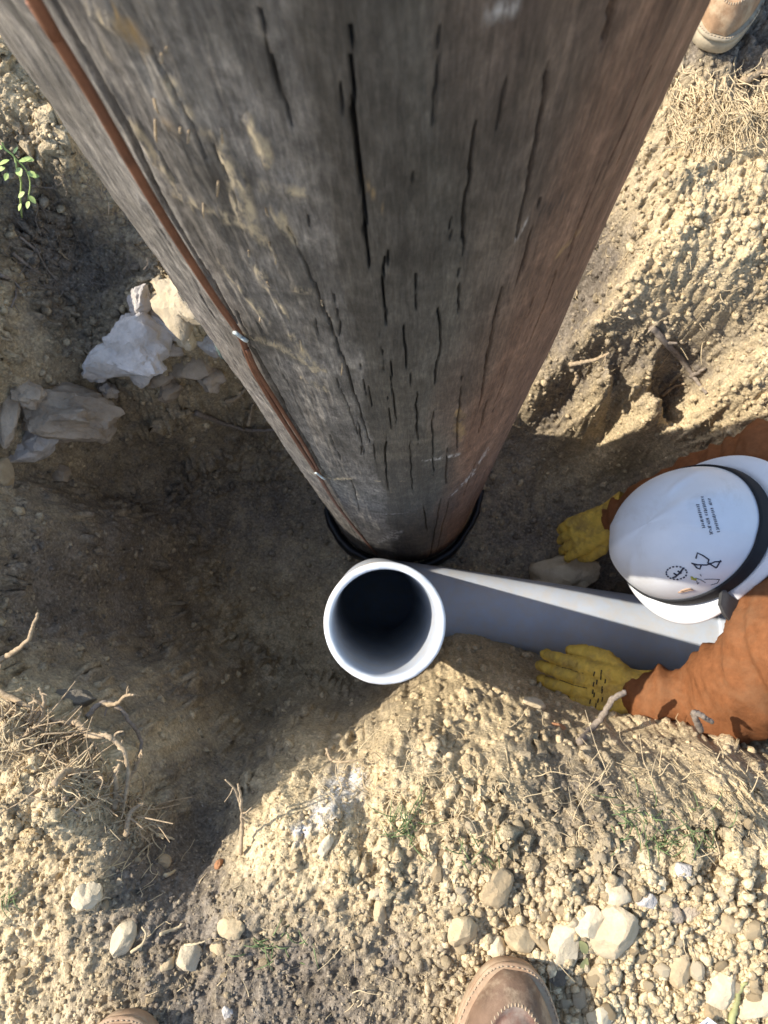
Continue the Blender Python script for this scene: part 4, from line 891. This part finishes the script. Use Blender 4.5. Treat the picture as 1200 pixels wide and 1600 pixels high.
# --- the worker in the trench
worker = empty('person', (1.15, .12, -.78)); tag(worker, 'worker in white hard hat, rust-brown jacket and yellow gloves reaching along the pipe', 'person')
hc = W(1085, 838, -.25)
sh_lo = W(1235, 1025, -.18); el_lo = W(1128, 1090, -.31); wr_lo = W(1000, 1088, -.39)
sh_up = W(1225, 738, -.27); el_up = W(1100, 770, -.42); wr_up = W(962, 810, -.62)
neck = hc+np.array([.10, .01, .0]); chest = np.array([.70, .13, -.30]); belly = np.array([.90, .12, -.27]); hip = np.array([1.08, .12, -.28])
kn = [np.array([.93, .03, -.68]), np.array([.93, .21, -.68])]; an = [np.array([1.35, .02, -.68]), np.array([1.35, .22, -.68])]
body_caps = [(hc+[.01, 0, -.02], hc+[-.03, -.01, -.05], .085, .08), (neck, chest, .055, .07), (chest, belly, .12, .13), (belly, hip, .13, .13),
             (chest, sh_lo, .07, .06), (sh_lo, el_lo, .05, .042), (el_lo, wr_lo, .042, .03), (chest, sh_up, .07, .06), (sh_up, el_up, .05, .042), (el_up, wr_up, .042, .03)]
for k in (0, 1): body_caps += [(hip+[0, (-.09, .09)[k], -.05], kn[k], .08, .06), (kn[k], an[k], .055, .04)]
link('body', blob_mesh('body', body_caps, .014, 8), M['skin'], worker)
jc = [(chest, belly, .15, .155), (belly, hip, .155, .15), (chest, sh_lo, .11, .085), (sh_lo, el_lo, .078, .070), (el_lo, (el_lo+wr_lo)/2, .068, .050), ((el_lo+wr_lo)/2, wr_lo+[.012, 0, 0], .050, .042), (chest, sh_up, .11, .09), (sh_up, el_up, .082, .066), (el_up, wr_up+[.006, 0, .004], .062, .042), (neck+[.06, 0, 0], chest, .085, .12)]
jm = blob_mesh('jacket', jc, .0065, 5); wrinkle(jm, .016, 17, 3, el_lo-wr_lo, .22); wrinkle(jm, .002, 34, 8, (1, .5, .2), .2); link('jacket', jm, M['jacket'], worker)
tc = []
for k in (0, 1): tc += [(hip+[0, (-.09, .09)[k], -.03], kn[k], .11, .078), (kn[k], an[k]+[-.05, 0, 0], .074, .062)]
tc += [(hip+[0, -.06, 0], hip+[0, .06, 0], .15, .15)]
tm = blob_mesh('trousers', tc, .012, 6); wrinkle(tm, .006, 15, 5); link('trousers', tm, M['khaki'], worker)

# gloves: palm, four fingers of different lengths, thumb, cuff
def glove(name, wrist, fdir, side, nrm, s, curls, thumb_side, seed):
    f = np.array(fdir, float); f /= np.linalg.norm(f); n_ = np.array(nrm, float); n_ -= f*(n_@f); n_ /= np.linalg.norm(n_); sd = np.cross(f, n_)*thumb_side
    w = np.array(wrist, float); caps = []
    def P(a, b_, c): return w+s*(f*a+sd*b_+n_*c)
    caps.append((P(-.025, -.018, .0), P(.0, -.020, 0), .026*s, .025*s)); caps.append((P(-.025, .018, 0), P(.0, .018, 0), .026*s, .025*s))
    for b0, b1 in ((-.022, -.033), (-.008, -.011), (.008, .011), (.022, .033)): caps.append((P(0, b0, 0), P(.085, b1, .003), .022*s, .0165*s))
    lens = [.060, .074, .080, .070]
    for k, (b_, L) in enumerate(zip((-.036, -.0125, .0125, .036), lens)):
        a0 = P(.085, b_, .003); ang = 0; p = a0; spread = b_*.02
        for j, fr in enumerate((.45, .31, .24)):
            ang += curls[k]*(.55 if j == 0 else .8); d = f*math.cos(ang)-n_*math.sin(ang)+sd*spread*3; q = p+s*L*fr*d
            caps.append((p, q, (.0122-.0011*j)*s, (.0116-.0012*j)*s)); p = q
    t0, t1, t2, t3 = P(.012, .026, -.006), P(.045, .050, -.012), P(.080, .054, -.018), P(.106, .049, -.024)
    caps += [(t0, t1, .019*s, .0155*s), (t1, t2, .0150*s, .0135*s), (t2, t3, .0135*s, .0105*s)]
    me = blob_mesh(name, caps, .0022, 3); wrinkle(me, .0024, 70, seed, f, .5); return me, P
def cuff(P, s, seed):
    V = []; nu = 40; rows = [(-.004, .0), (-.02, .003), (-.042, .008), (-.058, .011), (-.060, .008), (-.045, .004)]
    for u in np.linspace(0, 2*np.pi, nu, endpoint=False):
        for a, g in rows:
            wv = .0018*math.sin(5*u+seed)+.001*math.sin(11*u)
            V.append(P(a, (.042+g+wv)*math.cos(u), (.029+g+wv)*math.sin(u)))
    return mesh_np('cuff', V, grid_faces(nu, len(rows), True))
# near hand: flat on the bank side of the pipe, thumb along the pipe
hdir = W(862, 1060, -.425)-wr_lo
gm, P1 = glove('glove', wr_lo+hdir/np.linalg.norm(hdir)*.018, hdir, None, (-.1, -.22, 1.), 1.02, [.34, .36, .34, .30], -1, 3)
if P1(0, .05, 0)[1] < wr_lo[1]:
    gm, P1 = glove('glove', wr_lo+hdir/np.linalg.norm(hdir)*.018, hdir, None, (-.1, -.22, 1.), 1.02, [.34, .36, .34, .30], 1, 3)
g1 = link('glove', gm, M['glove'], worker); link('cuff', cuff(P1, 1.02, 1), M['glove'], g1)
def patch(P, pts, bvh, name, mkey, parent, r=.0016):
    mb = MB()
    for pl_ in pts:
        C = []
        for a, b_ in pl_:
            o_ = Vector(P(a, b_, .08)); t_ = Vector(P(a, b_, -.05)); h = bvh.ray_cast(o_, (t_-o_).normalized())
            if h[0] is not None: C.append(np.array(h[0])+np.array(h[1])*.0004)
        if len(C) > 1: mb.tube(np.array(C), r, 5)
    return link(name, mb.mesh(name), M[mkey], parent)
def bvh_of(me): return BVHTree.FromPolygons([v.co[:] for v in me.vertices], [p.vertices[:] for p in me.polygons])
b1 = bvh_of(gm)
patch(P1, [[(.052+.010*math.sin(k*1.7), -.03+.0045*k+dx) for dx in (0, .004, .008)] for k in range(14)], b1, 'printed_mark', 'glove_print', g1, .0012)
patch(P1, [[(.086+.012*i, -.0245+.0*i) for i in range(5)], [(.07+.012*i, 0) for i in range(7)], [(.08+.012*i, .0245) for i in range(6)]], b1, 'seam', 'glove_print', g1, .0007)
# far hand
hdir2 = W(872, 852, -.71)-wr_up
gm2, P2 = glove('glove', wr_up+hdir2/np.linalg.norm(hdir2)*.02, hdir2, None, (-.25, .05, 1), .90, [.5, .45, .42, .4], 1, 9)
if P2(0, .05, 0)[1] > wr_up[1]:
    gm2, P2 = glove('glove', wr_up+hdir2/np.linalg.norm(hdir2)*.02, hdir2, None, (-.25, .05, 1), .90, [.5, .45, .42, .4], -1, 9)
g2 = link('glove', gm2, M['glove'], worker); link('cuff', cuff(P2, .9, 4), M['glove'], g2)

# hard hat
tl = math.radians(42)
Zl = Vector((-math.cos(tl), .05, math.sin(tl))).normalized(); Fr = Vector((-math.sin(tl), 0, -math.cos(tl))); Fr = (Fr-Zl*Fr.dot(Zl)).normalized()
Fr = (Matrix.Rotation(math.radians(24), 3, Zl) @ Fr)
if Fr.y > 0: Fr = Matrix.Rotation(math.radians(-48), 3, Zl) @ Fr
Sd = Fr.cross(Zl)
HM = Matrix(((Sd.x, Fr.x, Zl.x, hc[0]), (Sd.y, Fr.y, Zl.y, hc[1]), (Sd.z, Fr.z, Zl.z, hc[2]), (0, 0, 0, 1)))
HA, HB, HH = .104, .126, .140
def dome_pt(u, t, off=0):
    """u round the head (0 = right side, pi/2 = front), t 0 at the rim .. 1 at the crown"""
    ph = t*math.pi/2; r = math.cos(ph)**.78; z = HH*math.sin(ph)**1.05
    rg = .0055*max(0, math.cos(u*2+math.pi))**8*min(1, 2.2*t)*min(1, 4*(1-t))+.003*max(0, math.cos((abs(math.sin(u))-.80)*22))*(abs(abs(math.sin(u))-.80) < .071)*min(1, 3*t)*(t < .8)*min(1, 8*(.8-t))   # central ridge front to back
    c, s = math.cos(u), math.sin(u)
    return Vector(((HA*r+off)*c, (HB*r+off)*s, z+off*.6+rg))
nu, nt = 128, 40
V = [HM @ dome_pt(2*math.pi*i/nu, j/nt*.9995) for i in range(nu) for j in range(nt+1)]
hat = link('hard_hat', mesh_np('hard_hat', [v[:] for v in V], grid_faces(nu, nt+1, True)), M['hat'], worker)
# brim, wider over the face, with a rolled lip
V = []; prof = [(-.02, -.004), (-.02, .002), (.35, .0), (.7, -.004), (.95, -.008), (1.0, -.011), (.98, -.014), (.9, -.012), (.5, -.007), (-.02, -.006)]
for i in range(nu):
    u = 2*math.pi*i/nu; s = math.sin(u); e_ = Sd*math.cos(u)+Fr*s; wd = .007+.012*max(0, s)**2.2+.030*max(0, -s)**1.6+.023*max(0, e_.dot(Vector((-.12, -.99, 0))))**5
    for k, z in prof:
        c_ = math.cos(u); e = Vector((HA*c_, HB*s, 0)); nn = Vector((c_/HA, s/HB, 0)).normalized()
        V.append(HM @ (e+nn*(wd*k)+Vector((0, 0, z-(wd-.024)*.25*k*k))))
brim = link('brim', mesh_np('brim', [v[:] for v in V], grid_faces(nu, len(prof), True)), M['hat'], hat)
# black elastic strap round the shell just above the brim
V = []; sprof = [(.018, .0005), (.019, .0028), (.04, .0034), (.15, .0034), (.178, .0028), (.18, .0005)]
for i in range(nu):
    u = 2*math.pi*i/nu
    for t, off in sprof: V.append(HM @ dome_pt(u, t, off))
link('strap', mesh_np('strap', [v[:] for v in V], grid_faces(nu, len(sprof), True)), M['strap'], hat)
dm = bvh_of(hat.data)
def on_hat(px, py, lift=.0006):
    d = Vector(ray(px, py)).normalized(); h = dm.ray_cast(Vector(EYE), d)
    return None if h[0] is None else np.array(h[0]+(h[1] if h[1].dot(d) < 0 else -h[1])*lift)
def marks(name, strokes, mkey, r):
    mb = MB()
    for st in strokes:
        C = [c for c in (on_hat(*p) for p in st) if c is not None]
        if len(C) > 1: mb.tube(np.array(C), r, 5)
    if mb.n: return link(name, mb.mesh(name), M[mkey], hat)
gh = np.random.default_rng(17); st = []
for (x0, y0, x1, y1) in [(1090, 789, 1101, 830), (1097, 777, 1112, 837), (1108, 780, 1123, 833)]:      # three lines of tiny print
    n_ = int((y1-y0)/2.9)
    for k in range(n_):
        t = k/n_; x = x0+(x1-x0)*t; y = y0+(y1-y0)*t; w_ = gh.uniform(1.6, 2.8)
        if gh.random() < .1: continue
        st.append([(x-w_, y+gh.uniform(-.6, .6)), (x+gh.uniform(-.5, .5), y+gh.uniform(-.9, .9)), (x+w_, y+gh.uniform(-.6, .6))])
marks('printed_text', st, 'print', .00062)
def hp(l): return [(1025+a*110/1200, 855+b_*80/873) for a, b_ in l]
marks('printed_text', [hp(s) for s in [[(680, 190), (705, 95), (800, 140), (900, 210)], [(605, 270), (700, 295), (860, 300), (930, 270)], [(640, 285), (690, 345), (745, 370), (770, 300)], [(900, 210), (880, 260), (1020, 350), (1040, 330)], [(900, 290), (1000, 245), (1110, 240)], [(1100, 220), (1030, 345)]]], 'print', .0011)
ell = [(350+175*math.cos(a), 435+110*math.sin(a)) for a in np.linspace(.3, 2*math.pi, 34)]
marks('emblem', [hp(ell[i:i+2]) for i in range(0, 34, 2)]+[hp([(460, 350), (420, 430), (340, 490), (280, 520)]), hp([(455, 370), (400, 440), (320, 510)]), hp([(300, 440), (350, 470)]), hp([(370, 400), (430, 440)])], 'print', .0012)
marks('emblem', [hp([(600, 500), (640, 540), (690, 530)]), hp([(600, 530), (680, 550)])], 'yprint', .0016)
marks('emblem', [hp([(690, 530), (760, 550), (840, 600)]), hp([(690, 570), (710, 625), (730, 600)]), hp([(750, 460), (770, 490)]), hp([(820, 545), (940, 540), (1080, 545)]), hp([(1080, 545), (1040, 610), (930, 640)])], 'clip', .0005)
marks('smudge', [hp([(420, 740), (520, 710), (600, 700)]), hp([(450, 755), (560, 730), (640, 720)]), hp([(380, 765), (480, 750)])], 'hatdirt', .0014)
# rubber clip and strap tail at the near side of the shell
ca, cb = W(1128, 944, -.20), W(1180, 962, -.25)
mb = MB(); cc = cr([W(1128, 930, -.19), W(1140, 948, -.195), W(1162, 962, -.215), W(1180, 972, -.24)], 6)
u_ = np.array([.3, .5, 0.]); u_ /= np.linalg.norm(u_)
V = []
for i, p in enumerate(cc):
    t = i/(len(cc)-1); w_ = .014+.004*math.sin(t*3.1)
    d = np.array([-.25, -1., .1]); d /= np.linalg.norm(d); n_ = np.array([.1, 0, 1.])
    V += [p-d*w_, p+d*w_, p+d*w_-n_*.009, p-d*w_-n_*.009]
F = []
for i in range(len(cc)-1):
    for k in range(4): F.append((i*4+k, i*4+(k+1) % 4, i*4+4+(k+1) % 4, i*4+4+k))
F += [(3, 2, 1, 0), tuple(len(V)-4+k for k in range(4))]
link('clip', pymesh('clip', V, F), M['clip'], hat, smooth=False)

# --- boots
def outline(L, Wd, n=48):
    """sole outline: heel at y=0, toe at y=L"""
    pts = []
    for i in range(n):
        a = 2*math.pi*i/n; s, c = math.sin(a), math.cos(a)
        y = L/2+L/2*np.sign(s)*abs(s)**.85; t = y/L
        w = Wd*(.39+.11*math.exp(-((t-.70)/.28)**2)-.05*math.exp(-((t-.38)/.16)**2))
        x = w*np.sign(c)*abs(c)**(.72 if t > .5 else .8)
        pts.append((x+.006*math.sin(t*2.6), y))
    return np.array(pts)
def boot(parent, toe, dirv, L, Wd, mats, z0, flip=1):
    d = np.array(dirv, float); d /= np.linalg.norm(d); sx = np.array([d[1], -d[0]])*flip
    heel = np.array(toe)-d*L
    Bm = Matrix(((sx[0], d[0], 0, heel[0]), (sx[1], d[1], 0, heel[1]), (0, 0, 1, z0), (0, 0, 0, 1)))
    O = outline(L, Wd); n = len(O); C = np.array([0, L*.5])
    def ring(s, z, lift=0):
        q = C+(O-C)*s; return [Bm @ Vector((x, y, z+lift*max(0, (y/L-.72))**2)) for x, y in q]
    def loft(rings):
        V = [v[:] for r in rings for v in r]; F = []
        for i in range(len(rings)-1):
            for j in range(n): k = (j+1) % n; F.append((i*n+j, i*n+k, (i+1)*n+k, (i+1)*n+j))
        F.append(tuple(range(n))[::-1]); F.append(tuple((len(rings)-1)*n+j for j in range(n))); return pymesh('part', V, F)
    up = .1
    bo = empty('boot', tuple(Bm @ Vector((0, L*.5, 0)))); bo.parent = parent; bo.matrix_parent_inverse = Matrix.Translation(parent.location).inverted()
    bpy.context.view_layer.update()
    def sub(name, me, m, smooth=True):
        o = bpy.data.objects.new(name, me); COL.objects.link(o); me.materials.append(m); o.parent = bo
        o.matrix_parent_inverse = Matrix.Translation(bo.location).inverted()
        if smooth: me.polygons.foreach_set('use_smooth', [True]*len(me.polygons))
        return o
    sub('sole', loft([ring(.97, 0, up), ring(1.0, .004, up), ring(1.005, .014, up), ring(1.0, .024, up)]), mats[0])
    sub('welt', loft([ring(1.008, .0245, up), ring(1.02, .026, up), ring(1.02, .030, up), ring(1.0, .0315, up)]), mats[1])
    # upper: height field over a slightly smaller outline with a raised moc-toe seam
    m_s, m_t = 44, 70; V = []; vam = []
    def halfw(y):
        t = min(max(y/L, .0005), .9995); w = Wd*(.39+.11*math.exp(-((t-.70)/.28)**2)-.05*math.exp(-((t-.38)/.16)**2))
        s_ = 1-abs(2*t-1)**(1/.85*2.0) if True else 1
        return w*max(0, s_)**(.5)
    def hgt(t): return .052+.016*math.cos(min(1, max(0, (1-t)/.5))*math.pi+math.pi)*.5+.075*max(0, (.62-t)/.62)**1.5
    for i in range(m_t+1):
        t = .012+.9878*(1-(1-i/m_t)**1.7); y = L*.02+L*.968*t; hw = halfw(y)*.93; H = hgt(t)*math.sqrt(max(0, 1-max(0, (t-.70)/.30)**2.6))
        for j in range(m_s+1):
            v = -1+2*j/m_s; x = hw*math.sin(v*math.pi/2); prof_ = max(0, 1-abs(math.sin(v*math.pi/2))**2.6)**(.5)
            z = .031+H*prof_
            # moc seam: a U that runs back from the toe
            us = math.hypot(x/(Wd*.31), max(0, (t-.62)/.31)); dd = us-1
            z += .0032*math.exp(-(dd/.06)**2)-.0022*math.exp(-((dd+.11)/.05)**2)
            V.append((Bm @ Vector((x+.006*math.sin(t*2.6), y, z+up*max(0, (y/L-.72))**2)))[:]); vam.append(1. if dd < -.02 else 0.)
    F = grid_faces(m_t+1, m_s+1); me = mesh_np('upper', V, F)
    me.materials.append(mats[2]); me.materials.append(mats[3])
    fv = np.array(vam)[F].mean(1); me.polygons.foreach_set('material_index', (fv > .5).astype(np.int32)); 
    o = bpy.data.objects.new('upper', me); COL.objects.link(o); o.parent = bo; o.matrix_parent_inverse = Matrix.Translation(bo.location).inverted(); me.polygons.foreach_set('use_smooth', [True]*len(me.polygons))
    # stitches along the seam and the welt
    mb = MB()
    bv = bvh_of(me)
    for k in range(44):
        a = -.35+(math.pi+.7)*k/43; t = .62+.31*max(0, math.sin(a))*1.03 if math.sin(a) > 0 else .62+.2*math.sin(a); x = Wd*.31*1.05*math.cos(a)
        pts = []
        for e in (-.0016, .0016):
            q = Bm @ Vector((x*(1+e*14)+.006*math.sin(t*2.6), L*.02+L*.955*t+e*math.sin(a), .3)); h = bv.ray_cast(q, Vector((0, 0, -1)))
            if h[0] is not None: pts.append(np.array(h[0])+[0, 0, .0004])
        if len(pts) == 2: mb.tube(np.array(pts), .0009, 4)
    sm = C+(O-C)*1.0
    for k in range(n):
        p = sm[k]; q = sm[(k+1) % n]
        for e in (.1, .55):
            a_ = p+(q-p)*e; b_ = p+(q-p)*(e+.28)
            mb.tube(np.array([Bm @ Vector((a_[0], a_[1], .0318+up*max(0, a_[1]/L-.72)**2)), Bm @ Vector((b_[0], b_[1], .0318+up*max(0, b_[1]/L-.72)**2))]), .0008, 4)
    sub('stitching', mb.mesh('stitching'), M['thread'])['kind'] = 'stuff'
    # shaft
    V = []; sr = 36; rows = [(.09, .050, .058), (.12, .047, .054), (.17, .046, .053), (.20, .050, .056), (.203, .046, .052), (.17, .042, .048)]
    for i in range(sr):
        a = 2*math.pi*i/sr
        for z, rx, ry in rows: V.append((Bm @ Vector((rx*math.cos(a), L*.24+ry*math.sin(a), z)))[:])
    sub('boot_shaft', mesh_np('boot_shaft', V, grid_faces(sr, len(rows), True)), mats[2])
    return np.array((Bm @ Vector((0, L*.24, 0)))[:])
BR = [M['sole_brown'], M['sole_brown'], M['boot_brown'], M['boot_vamp']]; TN = [M['sole_tan'], M['sole_tan'], M['boot_tan'], M['boot_tan']]
def legs(parent, ankles, hipz, back, mkey, seed):
    caps = []; hips = []
    mid = (ankles[0]+ankles[1])/2
    for a in ankles:
        k = a+np.array([back[0]*.3, back[1]*.3, .5]); h = mid+(a-mid)*.55+np.array([back[0], back[1], hipz])
        caps += [(a+[0, 0, .15], k, .062, .070), (k, h, .074, .095)]; hips.append(h)
    caps.append((hips[0], hips[1], .12, .12)); caps.append(((hips[0]+hips[1])/2, (hips[0]+hips[1])/2+[0, 0, .1], .13, .14))
    me = blob_mesh('trousers', caps, .014, 6); wrinkle(me, .006, 14, seed); link('trousers', me, M[mkey], parent)
    bc = [(a+[0, 0, .1], a+[0, 0, .4], .04, .05) for a in ankles]
    for a, h in zip(ankles, hips): bc.append((a+[0, 0, .4], h, .05, .08))
    bc.append((hips[0], hips[1], .1, .1)); link('body', blob_mesh('body', bc, .016, 4), M['skin'], parent)
# viewer's own boots at the bottom
viewer = empty('person', (-.08, -.6, 0)); tag(viewer, 'person in worn brown moc-toe boots standing at the bottom edge of the picture', 'person')
t1 = W(797, 1499, .03)[:2]; t2 = W(200, 1583, .03)[:2]
zb1 = float(np.percentile(gi(Z0, t1[0]+np.linspace(-.04, .04, 9), t1[1]-.05*np.ones(9)), 70))
A1 = boot(viewer, t1, (.12, 1), .305, .128, BR, zb1)
A2 = boot(viewer, t2, (-.05, 1), .305, .128, BR, float(gi(Z0, t2[0], t2[1]))+.002, -1)
legs(viewer, [A1, A2], .84, (.0, -.12), 'denim', 2)
# the other person opposite, at upper right
other = empty('person', (.5, 1.1, 0)); tag(other, 'person in dusty tan boots standing at the upper right beside the pole', 'person')
h3 = hit(1106, 92); t3 = h3[:2]
A3 = boot(other, t3, (-.34, -1), .30, .112, TN, float(h3[2]))
A4 = boot(other, (.22, 1.02), (.05, -1), .30, .112, TN, float(gi(Z0, .22, 1.0))+.004, -1)
legs(other, [A3, A4], .84, (0, .1), 'khaki', 6)
